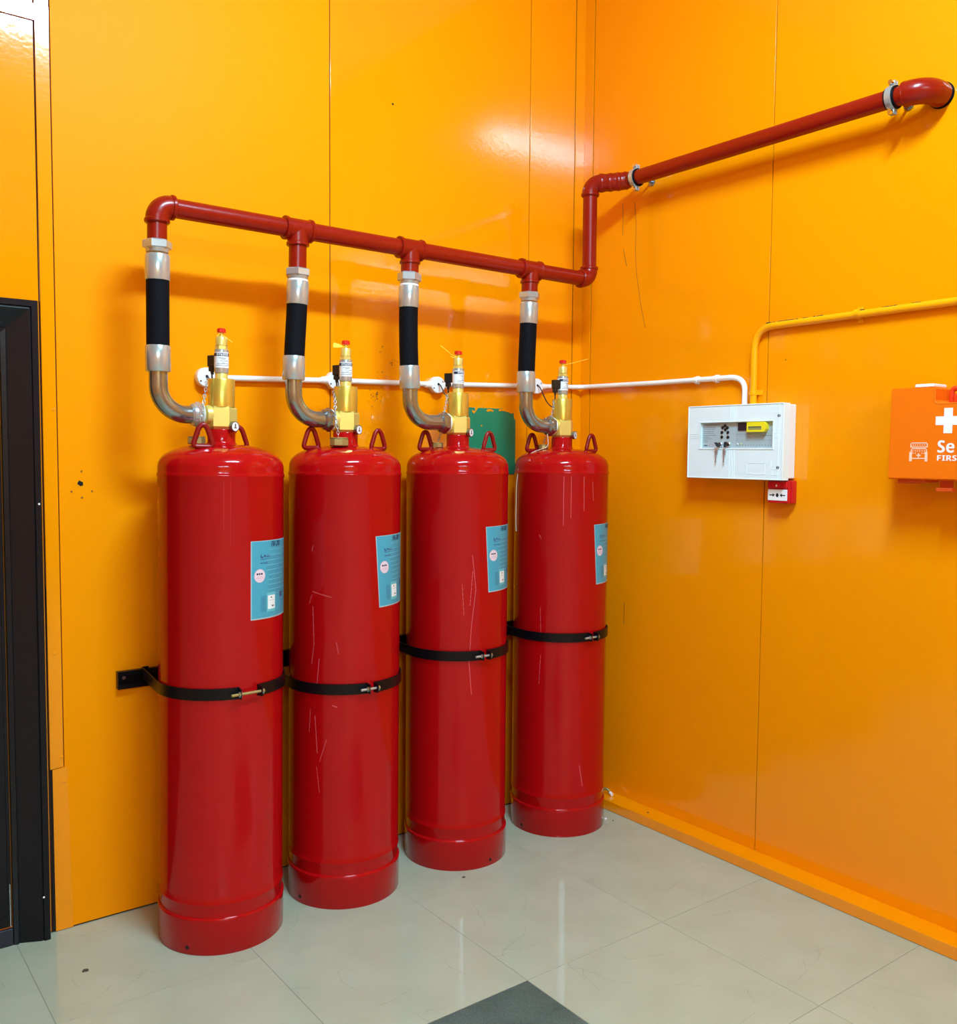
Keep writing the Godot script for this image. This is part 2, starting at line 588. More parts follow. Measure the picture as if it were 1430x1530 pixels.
	for i in xs.size() - 1:
		for j in zs.size() - 1:
			if zs[j] > 8.9:
				continue
			var z1: float = min(zs[j + 1], 9.0)
			var g := 0.0011
			m = MB.new()
			m.box(Vector3(xs[i] + g, -0.01, zs[j] + g), Vector3(xs[i + 1] - g, 0.0, z1 - g), 0.0007)
			# lay the stone print over the top
			var turn := rng.randi_range(0, 3)
			for q in m.v.size():
				var w := Vector2(m.v[q].x - xs[i], m.v[q].z - zs[j]) / 0.6
				if turn % 2 == 1: w = Vector2(w.y, 1.0 - w.x)
				if turn >= 2: w = Vector2(1.0 - w.x, 1.0 - w.y)
				m.uv[q] = w
			var dark := absf(xs[i] + 1.8555) < 0.05 and absf(zs[j] - 1.143) < 0.05
			if i < 6 and not dark or j > 4:                 # out of the picture: not picked apart
				far_tiles.append(m)
				continue
			var o := obj("floor_tile", m, M.granite if dark else M["tile%d" % rng.randi_range(0, 3)], fl, "dark green-grey granite tile" if dark else "")
	var all := MB.new()
	for q in far_tiles:
		all.v.append_array(q.v); all.n.append_array(q.n); all.uv.append_array(q.uv)
	var ft := obj("tiling", all, M.tile1, fl)
	ft.set_meta("kind", "stuff")
	# black door at the left edge
	var d := structure("door_1")
	var X0 := -2.357
	var Y1 := 2.056
	var L := -3.42
	# frame: outer lip, splayed face, bead; mitred round the head
	var prof := [Vector2(0.0, 0.0), Vector2(0.0, 0.040), Vector2(0.003, 0.043), Vector2(0.019, 0.043), Vector2(0.021, 0.037), Vector2(0.027, 0.038), Vector2(0.088, 0.010), Vector2(0.090, 0.016), Vector2(0.104, 0.014), Vector2(0.106, 0.0)]
	var paths := {"door_jamb": [[Vector3(X0, 0, 0), Vector3(-1, 0, 0), 0.0], [Vector3(X0, Y1, 0), Vector3(-1, -1, 0), 0.0]],
		"door_head": [[Vector3(X0, Y1, 0), Vector3(-1, -1, 0), 0.0], [Vector3(L, Y1, 0), Vector3(1, -1, 0), 0.0]],
		"door_jamb_b": [[Vector3(L, Y1, 0), Vector3(1, -1, 0), 0.0], [Vector3(L, 0, 0), Vector3(1, 0, 0), 0.0]]}
	for key in paths:
		m = MB.new()
		var A = paths[key][0]
		var B = paths[key][1]
		for k in prof.size() - 1:
			var a0: Vector3 = A[0] + A[1] * prof[k].x + Vector3(0, 0, prof[k].y)
			var a1: Vector3 = A[0] + A[1] * prof[k + 1].x + Vector3(0, 0, prof[k + 1].y)
			var b0: Vector3 = B[0] + B[1] * prof[k].x + Vector3(0, 0, prof[k].y)
			var b1: Vector3 = B[0] + B[1] * prof[k + 1].x + Vector3(0, 0, prof[k + 1].y)
			var nn := (a1 - a0).cross(b0 - a0).normalized()
			var out: Vector3 = Vector3(0, 0, 1) - (A[1] + B[1]).normalized() * 0.6
			if nn.dot(out) < 0: nn = -nn
			m.face(a0, a1, b1, b0, nn)
		obj("door_jamb" if key.begins_with("door_jamb") else key, m, M.door, d)
	m = MB.new()
	m.box(Vector3(L + 0.106, 0.060, 0.0), Vector3(X0 - 0.1075, Y1 - 0.1075, 0.006), 0.002)
	m.box(Vector3(L + 0.14, 0.10, 0.006), Vector3(X0 - 0.118, Y1 - 0.14, 0.010), 0.002)
	obj("door_leaf", m, M.door, d)
	m = MB.new()
	m.box(Vector3(L + 0.106, 0.0, 0.0), Vector3(X0 - 0.106, 0.056, 0.014), 0.002)
	obj("door_sill", m, M.door_sill, d)
	m = MB.new()
	m.box(Vector3(X0 - 0.113, 0.06, 0.006), Vector3(X0 - 0.1105, 0.20, 0.0068), 0.0002)
	obj("edge_scuff", m, M.steel, d)
	for s in [[-2.3765, 0.146, 0.0435], [-2.366, 1.42, 0.0435]]:
		m = MB.new()
		m.xf = along(Vector3(s[0], s[1], s[2]), Vector3.BACK)
		m.lathe([Vector2(0.0035, 0.0), Vector2(0.0028, 0.0014), Vector2(0.0, 0.002)], 10)
		obj("screw", m, M.white, d)

var far_tiles := []

# ------------------------------------------------------------------ gas cylinders
const CYL := [Vector3(-1.8722, 0, 0.2735), Vector3(-1.3947, 0, 0.2493), Vector3(-0.8859, 0, 0.2471), Vector3(-0.3428, 0, 0.2528)]
const LEAN := [0.0082, 0.005, 0.0, 0.0]
const VIEW := [-21.5, -29.1, -35.8, -42.1]        # where each cylinder faces the lens, degrees from +z towards +x
var cyl_mesh := {}

func polar(deg: float, r: float, y: float) -> Vector3:
	return Vector3(sin(deg_to_rad(deg)) * r, y, cos(deg_to_rad(deg)) * r)

func body_material(i: int) -> StandardMaterial3D:
	# paint with the scratches of this one cylinder, on the first also sheen streaks drawn in; u runs once round, v along the height
	var im := Image.create(1024, 1024, false, Image.FORMAT_RGB8)
	var base := Color8(174, 8, 13)
	im.fill(base)
	var at := func(lat: float, y: float) -> Vector2:     # lateral place as seen (-1 .. 1) and height to a pixel
		var a: float = VIEW[i] + rad_to_deg(asin(clampf(lat, -0.99, 0.99)))
		return Vector2((a + 180.0) / 360.0 * 1024.0, (y - 0.1) / 1.52 * 1024.0)
	var pale := Color(0.86, 0.44, 0.46, 0.55)
	var s := []
	if i == 1:
		s = [[-0.54, 1.27, -0.56, 1.25, 1.5], [-0.55, 1.112, -0.22, 1.095, 1.0], [-0.56, 1.10, -0.60, 1.07, 1.0], [-0.54, 1.06, -0.52, 0.93, 1.5], [-0.52, 0.93, -0.56, 0.86, 1.2], [-0.43, 0.88, -0.47, 0.78, 1.2],
			[-0.14, 0.94, -0.1, 0.90, 1.0], [-0.58, 0.70, -0.6, 0.62, 1.0], [-0.5, 0.68, -0.46, 0.55, 1.2], [-0.2, 0.72, -0.12, 0.715, 2.0], [-0.3, 0.6, -0.42, 0.52, 0.8], [-0.47, 0.5, -0.42, 0.41, 0.8]]
	elif i == 2:
		s = [[0.29, 1.21, 0.36, 1.08, 1.0], [0.36, 1.08, 0.28, 0.94, 1.0], [0.28, 0.94, 0.24, 0.80, 1.0], [0.24, 0.80, 0.29, 0.68, 1.2], [0.3, 1.15, 0.25, 1.02, 0.8], [0.1, 1.1, 0.14, 0.98, 0.6]]
	elif i == 3:
		s = [[-0.44, 1.26, -0.40, 1.245, 1.6], [-0.40, 0.96, -0.38, 0.84, 0.8], [-0.38, 0.76, -0.41, 0.64, 0.8], [0.46, 1.5, 0.47, 1.36, 1.2], [0.2, 1.5, 0.2, 1.33, 1.0], [0.05, 1.5, 0.05, 1.3, 0.8], [0.64, 1.48, 0.66, 1.40, 1.0], [0.45, 0.3, 0.52, 0.21, 1.4]]
	else:
		s = [[0.03, 1.5, 0.03, 1.34, 1.0], [0.13, 1.5, 0.13, 1.3, 1.0], [0.8, 0.24, 0.8, 0.12, 1.4]]  # the two upright lines at the top paint in the sheen of drips
	for k in s:
		line(im, at.call(k[0], k[1]), at.call(k[2], k[3]), Color(pale, 0.12) if i == 0 else pale, k[4])
	var m := mat(Color.WHITE, 0.10, 0.0, 0.37)
	m.albedo_texture = ImageTexture.create_from_image(im)
	return m

func cylinder(i: int):
	var names := ["red gas cylinder nearest the black door, its strap bolt showing a long bare rod",
		"scratched red gas cylinder second from the black door, brass cap before its neck",
		"third red gas cylinder from the black door, standing before the bare green patch",
		"red gas cylinder in the corner, beside the yellow skirting and under the white conduit"]
	var yaw := deg_to_rad(VIEW[i] + 90.0)
	var basis := Basis(Vector3(sin(deg_to_rad(VIEW[i])), 0, cos(deg_to_rad(VIEW[i]))), -LEAN[i])
	var t := thing("gas_cylinder", names[i], "gas cylinder", CYL[i], "row of red gas cylinders", basis)
	var m: MB
	if cyl_mesh.is_empty():
		m = MB.new()
		m.lathe([Vector2(0.1965, 0.10), Vector2(0.1985, 0.118), Vector2(0.1992, 0.155), Vector2(0.2018, 0.160), Vector2(0.2018, 0.1635), Vector2(0.1998, 0.1675), Vector2(0.2, 0.19), Vector2(0.2, 1.506), Vector2(0.2022, 1.5115), Vector2(0.2024, 1.5165), Vector2(0.2008, 1.521), Vector2(0.1998, 1.524),
			Vector2(0.1998, 1.538), Vector2(0.1985, 1.548), Vector2(0.195, 1.5585), Vector2(0.189, 1.5685), Vector2(0.180, 1.578), Vector2(0.168, 1.5865), Vector2(0.150, 1.595), Vector2(0.128, 1.6025), Vector2(0.10, 1.609), Vector2(0.07, 1.613), Vector2(0.044, 1.615), Vector2(0.0, 1.62)], 120, -PI, PI, 0.0, 1.0, 0.7)
		cyl_mesh.body = m.mesh()
		m = MB.new()
		m.lathe([Vector2(0.190, 0.012), Vector2(0.192, 0.0), Vector2(0.2022, 0.0), Vector2(0.2032, 0.0015), Vector2(0.2032, 0.104), Vector2(0.2044, 0.108), Vector2(0.2046, 0.113), Vector2(0.2030, 0.1165), Vector2(0.1995, 0.119), Vector2(0.196, 0.119)], 120, -PI, PI, 0.0, 1.0, 0.9)
		cyl_mesh.skirt = m.mesh()
		m = MB.new()
		m.lathe([Vector2(0.052, 1.612), Vector2(0.0485, 1.6165), Vector2(0.0455, 1.6195), Vector2(0.0445, 1.624), Vector2(0.0445, 1.660), Vector2(0.043, 1.6625), Vector2(0.0, 1.6625)], 48)
		cyl_mesh.neck = m.mesh()
		# valve: barrel, hexagonal block with the outlet boss, slim actuator with its plate and knob
		m = MB.new()
		m.lathe([Vector2(0.0, 1.735), Vector2(0.0425, 1.735), Vector2(0.0425, 1.822), Vector2(0.0405, 1.8255), Vector2(0.020, 1.8262), Vector2(0.0, 1.8262)], 48)
		cyl_mesh.valve = m.mesh()
		m = MB.new()
		nut(m, 0.0495, 1.6605, 1.7395, 6, deg_to_rad(8))
		m.xf = along(Vector3(-0.035, 1.708, 0), Vector3.LEFT)
		m.lathe([Vector2(0.032, 0.0), Vector2(0.031, 0.020), Vector2(0.028, 0.022), Vector2(0.0, 0.022)], 32)
		cyl_mesh.valve_block = m.mesh()
		m = MB.new()
		m.lathe([Vector2(0.0, 1.824), Vector2(0.0205, 1.824), Vector2(0.0205, 1.843), Vector2(0.019, 1.8455), Vector2(0.0, 1.8455)], 32)
		cyl_mesh.actuator_collar = m.mesh()
		m = MB.new()
		nut(m, 0.0205, 1.9195, 1.9345, 6, 0.3)
		m.lathe([Vector2(0.0185, 1.934), Vector2(0.0188, 1.958), Vector2(0.0165, 1.962), Vector2(0.006, 1.963), Vector2(0.006, 1.977), Vector2(0.0, 1.977)], 32)
		cyl_mesh.actuator = m.mesh()
		m = MB.new()
		m.lathe([Vector2(0.0, 1.845), Vector2(0.0225, 1.845), Vector2(0.0228, 1.847), Vector2(0.0228, 1.918), Vector2(0.0222, 1.9205), Vector2(0.0, 1.9205)], 40)
		cyl_mesh.sleeve = m.mesh()
		m = MB.new()
		m.lathe([Vector2(0.0232, 1.861), Vector2(0.0232, 1.9115)], 40)
		cyl_mesh.plate = m.mesh()
		m = MB.new()
		var k := PackedVector2Array()
		for q in 48:
			var a := TAU * q / 48
			var r := 0.0138 + 0.0010 * cos(a * 8)
			k.append(Vector2(cos(a), sin(a)) * r)
		m.xf = Transform3D(Basis(Vector3.RIGHT, -PI / 2), Vector3(0, 1.9755, 0))
		m.prism(k, 0.0, 0.0115)
		m.xf = Transform3D.IDENTITY
		m.lathe([Vector2(0.0128, 1.987), Vector2(0.0105, 1.9895), Vector2(0.0, 1.990)], 32)
		cyl_mesh.knob = m.mesh()
		# lifting eye: a bar bent to a rounded triangle in the plane of x and y
		m = MB.new()
		var pts := rounded([Vector3(0, 0.0, 0), Vector3(0.032, 0.0, 0), Vector3(0.010, 0.068, 0), Vector3(-0.010, 0.068, 0), Vector3(-0.032, 0.0, 0), Vector3(0, 0.0, 0)], [0.018, 0.022, 0.022, 0.018], 8)
		pts.pop_back()
		m.tube(pts, 0.0084, 12, false, true)
		cyl_mesh.eye = m.mesh()
		# dust cap
		m = MB.new()
		nut(m, 0.034, 0.0, 0.026, 8, 0.2)
		m.lathe([Vector2(0.031, 0.026), Vector2(0.031, 0.030), Vector2(0.026, 0.0305), Vector2(0.026, 0.022), Vector2(0.0, 0.022)], 32)
		cyl_mesh.cap = m.mesh()
	share("body", cyl_mesh.body, body_material(i), t)
	var sk := share("skirt", cyl_mesh.skirt, M.red, t)
	var hole_deg: float = [-53.0, -77.5, 6.6, -89.0][i]
	m = MB.new()
	var hx := Transform3D(Basis(Vector3.UP, deg_to_rad(hole_deg)), Vector3.ZERO) * Transform3D(Basis(Vector3.RIGHT, PI / 2), Vector3(0, 0.022, 0.2028))
	m.xf = hx
	m.lathe([Vector2(0.0065, 0.0), Vector2(0.0062, 0.0010), Vector2(0.0052, 0.0012), Vector2(0.0, 0.0012)], 16)
	obj("drain_hole", m, M.dark_gap, sk)
	share("neck", cyl_mesh.neck, M.red, t)
	# valve
	var va := share("valve", cyl_mesh.valve, M.brass, t)
	share("valve_block", cyl_mesh.valve_block, M.brass_bright, va)
	share("actuator_collar", cyl_mesh.actuator_collar, M.brass_bright, va)
	share("actuator", cyl_mesh.actuator, M.brass_bright, va)
	share("sleeve", cyl_mesh.sleeve, M.steel, va)
	share("name_plate", cyl_mesh.plate, M.sticker_white, va)
	var face: float = [VIEW[0] + 4, VIEW[1] + 4, VIEW[2] + 40, VIEW[3] + 48][i]      # where the plate's print starts to face
	m = MB.new()
	var a0 := deg_to_rad(face - 85)
	var a1 := deg_to_rad(face + 85)
	m.lathe([Vector2(0.0234, 1.8985), Vector2(0.0234, 1.9085)], 24, a0, a1)
	obj("navy_band", m, M.navy, va)
	m = MB.new()
	var wrap := func(r: float, y: float, deg: float, shift: float) -> Callable:
		return func(p: Vector3) -> Vector3:
			var a := deg_to_rad(deg) + (p.x - shift) / r
			return Vector3(sin(a) * (r + p.z), y + p.y, cos(a) * (r + p.z))
	m.text("HYGOOD", 0.0072, wrap.call(0.0236, 1.9036, face, 0.0185), true, 0.0003)
	obj("plate_title", m, M.sticker_white, va)
	m = MB.new()
	for ln in [[1.8915, 0.5, -0.4], [1.8885, 0.4, -0.1], [1.8825, 0.75, -0.2], [1.8765, 0.3, 0.0], [1.8735, 0.85, -0.6], [1.8675, 0.85, -0.75]]:
		m.lathe([Vector2(0.0234, ln[0]), Vector2(0.0234, ln[0] + 0.0012)], 12, deg_to_rad(face + ln[2] * 70), deg_to_rad(face + ln[1] * 70))
	obj("plate_print", m, M.ink, va)
	share("knob", cyl_mesh.knob, M.knob, va)
	# pressure gauge on a short stem
	m = MB.new()
	m.xf = along(polar(22, 0.036, 1.672), polar(22, 1, 0))
	m.lathe([Vector2(0.007, 0.0), Vector2(0.007, 0.014), Vector2(0.016, 0.0145), Vector2(0.0168, 0.016), Vector2(0.0168, 0.027), Vector2(0.0150, 0.028), Vector2(0.0146, 0.0262), Vector2(0.0, 0.0262)], 32)
	obj("gauge", m, M.steel_dull, va)
	m = MB.new()
	m.xf = along(polar(22, 0.036 + 0.0264, 1.672), polar(22, 1, 0))
	m.lathe([Vector2(0.0142, 0.0), Vector2(0.0, 0.0003)], 24)
	obj("gauge_face", m, M.panel_side, va)
	m = MB.new()
	m.xf = Transform3D(Basis(Vector3.UP, deg_to_rad(22)), polar(22, 0.0632, 1.672))
	m.box(Vector3(-0.002, -0.003, 0), Vector3(0.002, 0.009, 0.0006), 0.0)
	m.box(Vector3(-0.006, -0.005, 0), Vector3(0.006, -0.003, 0.0006), 0.0)
	obj("gauge_needle", m, M.ink, va)
	# switch plug on the actuator
	var pd: float = [201.0, 199.0, 208.0, -88.0][i]
	m = MB.new()
	m.xf = Transform3D(Basis(Vector3.UP, deg_to_rad(pd)), Vector3.ZERO)
	m.box(Vector3(-0.011, 1.868, 0.020), Vector3(0.011, 1.904, 0.056), 0.002)
	m.box(Vector3(-0.0095, 1.852, 0.034), Vector3(0.0095, 1.868, 0.052), 0.002)
	m.xf = Transform3D.IDENTITY
	m.tube([polar(pd, 0.043, 1.853), polar(pd, 0.043, 1.842)], [0.006, 0.0045], 12)
	obj("switch_plug", m, M.plastic_black, va)
	# seal wires and tag under the knob
	m = MB.new()
	var wv := deg_to_rad(VIEW[i])
	var R3 := Vector3(cos(wv), 0, -sin(wv))            # towards the right of the picture
	var T3 := Vector3(sin(wv), 0, cos(wv))             # towards the lens
	if i == 0:
		m.tube([T3 * 0.019 + R3 * 0.004 + Vector3(0, 1.966, 0), T3 * 0.021 + R3 * 0.018 + Vector3(0, 1.955, 0), T3 * 0.022 + R3 * 0.034 + Vector3(0, 1.944, 0)], 0.0011, 6)
		m.tube([T3 * 0.012 - R3 * 0.004 + Vector3(0, 1.972, 0), T3 * 0.014 - R3 * 0.014 + Vector3(0, 1.962, 0)], 0.0011, 6)
	elif i == 1:
		m.tube([R3 * 0.006 + Vector3(0, 1.968, 0.006), R3 * -0.014 + T3 * 0.006 + Vector3(0, 1.966, 0)], 0.0012, 6)
	elif i == 2:
		m.tube([R3 * -0.008 + T3 * 0.01 + Vector3(0, 1.966, 0), R3 * -0.028 + T3 * 0.012 + Vector3(0, 1.975, 0), R3 * -0.068 + T3 * 0.012 + Vector3(0, 2.008, 0)], 0.0010, 6)
		m.tube([R3 * 0.008 + T3 * 0.012 + Vector3(0, 1.969, 0), R3 * -0.018 + T3 * 0.014 + Vector3(0, 1.962, 0), R3 * -0.030 + T3 * 0.012 + Vector3(0, 1.967, 0)], 0.0016, 6)
	else:
		m.tube([R3 * -0.004 + T3 * 0.012 + Vector3(0, 1.967, 0), R3 * 0.025 + T3 * 0.012 + Vector3(0, 1.972, 0), R3 * 0.106 + T3 * 0.012 + Vector3(0, 1.994, 0)], 0.0009, 6)
	obj("seal_wire", m, M.tie_yellow, va)
	if i == 1:
		m = MB.new()
		m.xf = Transform3D(Basis(R3, Vector3.UP, T3), R3 * -0.028 + T3 * 0.007 + Vector3(0, 1.969, 0))
		m.prism(PackedVector2Array([Vector2(-0.017, 0.002), Vector2(-0.014, 0.012), Vector2(0.004, 0.007), Vector2(0.016, 0.002), Vector2(0.016, -0.004), Vector2(0.0, -0.006), Vector2(-0.016, -0.006)]), 0.0, 0.002)
		obj("seal_tag", m, M.tie_yellow, va)
	# lifting eyes
	var lat: Array = [[-0.056, 0.118], [-0.119, 0.055], [-0.125, 0.040], [-0.126, 0.035]][i]
	for s in [1.0, -1.0]:
		var e := share("lifting_eye", cyl_mesh.eye, M.red_dark, t)
		var rr: float = Vector2(lat[0], lat[1]).length()
		e.position = (R3 * lat[0] + T3 * lat[1]) * s + Vector3(0, 1.6030 + (0.128 - rr) * 0.3 + 0.003, 0)
		if i == 0:
			e.rotation.y = deg_to_rad(VIEW[0] + 8)
	# dust cap and its chain
	var cp: Array = [[-0.078, 0.012, 0.85], [-0.021, 0.083, 1.0], [-0.079, 0.022, 0.66], [-0.078, 0.026, 0.62]][i]
	var c := share("dust_cap", cyl_mesh.cap, M.brass_old, t)
	c.position = R3 * cp[0] + T3 * cp[1] + Vector3(0, 1.6125, 0)
	c.scale = Vector3.ONE * cp[2]
	c.rotation.y = 0.4 * i
	m = MB.new()
	var ch: Array = [
		[[-0.047, 0.02, 1.815], [-0.049, 0.02, 1.79], [-0.053, 0.022, 1.765], [-0.056, 0.03, 1.74], [-0.06, 0.04, 1.70], [-0.070, 0.03, 1.65], [-0.078, 0.015, 1.632]],
		[[-0.043, 0.012, 1.808], [-0.037, 0.035, 1.775], [-0.036, 0.050, 1.74], [-0.034, 0.078, 1.715], [-0.028, 0.084, 1.685], [-0.025, 0.086, 1.655], [-0.023, 0.083, 1.634]],
		[[-0.043, 0.015, 1.815], [-0.045, 0.018, 1.79], [-0.052, 0.02, 1.755], [-0.058, 0.032, 1.72], [-0.066, 0.032, 1.67], [-0.078, 0.024, 1.628]],
		[[-0.036, 0.028, 1.815], [-0.037, 0.030, 1.79], [-0.042, 0.028, 1.765], [-0.05, 0.036, 1.73], [-0.065, 0.036, 1.68], [-0.078, 0.028, 1.628]]][i]
	var cu := Curve3D.new()
	for q in ch:
		cu.add_point(R3 * q[0] + T3 * q[1] + Vector3(0, q[2], 0))
	var step := 0.0105
	for q in int(cu.get_baked_length() / step):
		var p := cu.sample_baked(q * step)
		var d := (cu.sample_baked((q + 1) * step) - p).normalized()
		var sd := d.cross(T3 if q % 2 == 0 else R3).normalized()
		var lk := []
		for s in 10:
			var a := TAU * s / 10
			lk.append(p + d * (cos(a) * 0.0072 + step * 0.5) + sd * sin(a) * 0.0042)
		m.tube(lk, 0.0012, 6, false, true)
	obj("chain", m, M.steel, t)
	if i == 3:
		m = MB.new()
		m.tube(rounded([R3 * -0.068 + T3 * 0.062 + Vector3(0, 1.745, 0), R3 * -0.062 + T3 * 0.066 + Vector3(0, 1.685, 0), R3 * -0.055 + T3 * 0.07 + Vector3(0, 1.622, 0), R3 * -0.125 + T3 * 0.080 + Vector3(0, 1.598, 0), R3 * -0.178 + T3 * 0.085 + Vector3(0, 1.548, 0), R3 * -0.188 + T3 * 0.080 + Vector3(0, 1.46, 0), R3 * -0.189 + T3 * 0.078 + Vector3(0, 1.30, 0), R3 * -0.187 + T3 * 0.078 + Vector3(0, 1.265, 0)], 0.02), 0.0013, 6)
		obj("cord", m, M.twine, t)
	# the blue sticker, bent round the body
	sticker(t, i)

var sticker_mat: StandardMaterial3D

func sticker(t: Node3D, i: int):
	var W := 0.244
	var Hh := 0.250
	var start: float = [4.5, 2.6, -3.0, 1.2][i]
	var top: float = [1.3105, 1.303, 1.315, 1.302][i]
	var tilt: float = [0.0, 4.0, 3.4, 4.0][i]
	if sticker_mat == null:
		var w := 512
		var h := 524
		var im := Image.create(w, h, false, Image.FORMAT_RGB8)
		im.fill(Color8(62, 158, 184))
		im.fill_rect(Rect2i(0, 0, w, 4), Color8(150, 196, 204))
		im.fill_rect(Rect2i(0, h - 8, w, 8), Color8(168, 190, 196))
		im.fill_rect(Rect2i(0, 0, 7, h), Color8(168, 190, 196))
		var rng := RandomNumberGenerator.new()
		rng.seed = 21
		var row := func(x0: int, x1: int, y: int, c: Color, hh: int):     # a line of print too small to read
			var x := x0
			while x < x1:
				var l := rng.randi_range(5, 16)
				im.fill_rect(Rect2i(x, y, min(l, x1 - x), hh), c)
				x += l + rng.randi_range(3, 5)
		var ink := Color8(30, 62, 110)
		row.call(150, 430, 60, Color8(120, 190, 200), 4)
		im.fill_rect(Rect2i(76, 92, 8, 22), ink); im.fill_rect(Rect2i(76, 106, 22, 8), ink)
		row.call(104, 160, 96, ink, 14)
		row.call(76, 136, 120, ink, 6)
		row.call(76, 140, 146, ink, 7)
		for k in 26:
			row.call(126 if k < 10 else 150, rng.randi_range(300, 470), 98 + k * 11, Color8(44, 112, 140) if k % 3 else Color8(112, 186, 202), 4)
		for y in range(-46, 47):
			for x in range(-46, 47):
				if x * x + y * y <= 46 * 46:
					var edge := x * x + y * y > 42 * 42
					im.set_pixel(70 + x, 232 + y, Color8(196, 170, 186) if edge else Color8(226, 206, 216))
		row.call(44, 98, 214, Color8(24, 20, 60), 12)
		row.call(48, 94, 238, Color8(200, 120, 150), 3)
		row.call(38, 102, 248, Color8(200, 120, 150), 3)
		row.call(52, 88, 260, Color8(200, 150, 176), 3)
		im.fill_rect(Rect2i(132, 352, 92, 130), Color8(96, 188, 200))
		for k in 12:
			im.fill_rect(Rect2i(78, 372 + k * 9, 46, 3), Color8(34, 92, 124))
		im.fill_rect(Rect2i(142, 372, 76, 92), Color8(236, 240, 240))
		im.fill_rect(Rect2i(170, 382, 14, 9), Color8(70, 74, 90)); im.fill_rect(Rect2i(182, 440, 22, 10), Color8(70, 74, 90))
		row.call(158, 206, 404, Color8(150, 156, 166), 3)
		im.fill_rect(Rect2i(282, 362, 64, 12), ink); im.fill_rect(Rect2i(288, 378, 52, 20), ink)
		row.call(290, 470, 420, Color8(44, 112, 140), 4)
		sticker_mat = mat(Color.WHITE, 0.3)
		sticker_mat.albedo_texture = ImageTexture.create_from_image(im)
	var ct := cos(deg_to_rad(tilt))
	var st := sin(deg_to_rad(tilt))
	var place := func(p: Vector3) -> Vector3:             # p.x along, p.y down from the top edge
		var sx: float = p.x * ct + p.y * st
		var y: float = top + p.x * st * 0.35 - p.y * ct
		var a := deg_to_rad(start) + sx / 0.2
		return Vector3(sin(a) * (0.2006 + p.z), y, cos(a) * (0.2006 + p.z))
	var m := MB.new()
	for k in 32:
		var x0 := W * k / 32.0
		var x1 := W * (k + 1) / 32.0
		for j in 4:
			var c := []
			var nn := []
			var uu := []
			for q in [[x0, Hh * j / 4.0], [x1, Hh * j / 4.0], [x1, Hh * (j + 1) / 4.0], [x0, Hh * (j + 1) / 4.0]]:
				var w: Vector3 = place.call(Vector3(q[0], q[1], 0))
				c.append(w)
				nn.append(Vector3(w.x, 0, w.z).normalized())
				uu.append(Vector2(q[0] / W, q[1] / Hh))
			m.quad(c[0], c[1], c[2], c[3], nn[0], nn[1], nn[2], nn[3], uu[0], uu[1], uu[2], uu[3])
	var s := obj("sticker", m, sticker_mat, t, "blue instruction sticker")
	m = MB.new()
	m.text("FM-200", 0.0175, func(p: Vector3) -> Vector3:
		return place.call(Vector3(0.082 + p.x * 0.64 + p.y * 0.25, 0.013 - p.y, 0.0003 + p.z * 0.3)))
	obj("sticker_title", m, M.navy, s)

# ------------------------------------------------------------------ straps and the rail
const STRAP_Y := [0.835, 0.7765, 0.829, 0.838]

func strip(m: MB, pts: Array, y0: float, y1: float, th: float):     # a flat bar on edge along (x, z)
	for k in pts.size() - 1:
		var a: Vector2 = pts[k]
		var b: Vector2 = pts[k + 1]
		var na := _side(pts, k)
		var nb := _side(pts, k + 1)
		var A := Vector3(a.x, 0, a.y)
		var B := Vector3(b.x, 0, b.y)
		var U := Vector3(0, y0, 0)
		var V := Vector3(0, y1, 0)
		m.quad(A + na * th + U, B + nb * th + U, B + nb * th + V, A + na * th + V, na, nb, nb, na)
		m.quad(A + U, B + U, B + V, A + V, -na, -nb, -nb, -na)
		m.face(A + V, B + V, B + nb * th + V, A + na * th + V, Vector3.UP)
		m.face(A + U, B + U, B + nb * th + U, A + na * th + U, Vector3.DOWN)
	for e in [0, pts.size() - 1]:
		var q := Vector3(pts[e].x, 0, pts[e].y)
		var nn := _side(pts, e)
		var d: Vector2 = (pts[1] - pts[0]).normalized() * -1 if e == 0 else (pts[e] - pts[e - 1]).normalized()
		m.face(q + Vector3(0, y0, 0), q + nn * th + Vector3(0, y0, 0), q + nn * th + Vector3(0, y1, 0), q + Vector3(0, y1, 0), Vector3(d.x, 0, d.y))

func _side(pts: Array, k: int) -> Vector3:
	var d: Vector2 = pts[min(k + 1, pts.size() - 1)] - pts[max(k - 1, 0)]
	d = d.normalized()
	return Vector3(d.y, 0, -d.x) * -1.0

func wall_rail():
	var t := thing("wall_rail", "black steel channel fixed to the orange wall behind the four cylinders", "rail", Vector3(-2.126, 0.815, 0.0))
	var m := MB.new()
	var L := 2.05
	# an open strut channel: back, two webs, two inward lips
	m.box(Vector3(0, -0.030, 0.0005), Vector3(L, 0.030, 0.003), 0.0006)
	m.box(Vector3(0, 0.027, 0.003), Vector3(L, 0.030, 0.022), 0.0006)
	m.box(Vector3(0, -0.030, 0.003), Vector3(L, -0.027, 0.022), 0.0006)
	m.box(Vector3(0, 0.014, 0.0195), Vector3(L, 0.027, 0.022), 0.0006)
	m.box(Vector3(0, -0.027, 0.0195), Vector3(L, -0.014, 0.022), 0.0006)
	obj("channel", m, M.black, t)
	m = MB.new()
	m.box(Vector3(-0.0015, -0.0302, 0.0005), Vector3(0.0025, 0.0302, 0.0224), 0.0008)
	obj("end_cap", m, M.black, t)
	m = MB.new()
	m.xf = along(Vector3(0.022, 0.006, 0.003), Vector3.BACK)
	nut(m, 0.008, 0.0, 0.007)
	obj("bolt", m, M.steel_dull, t)

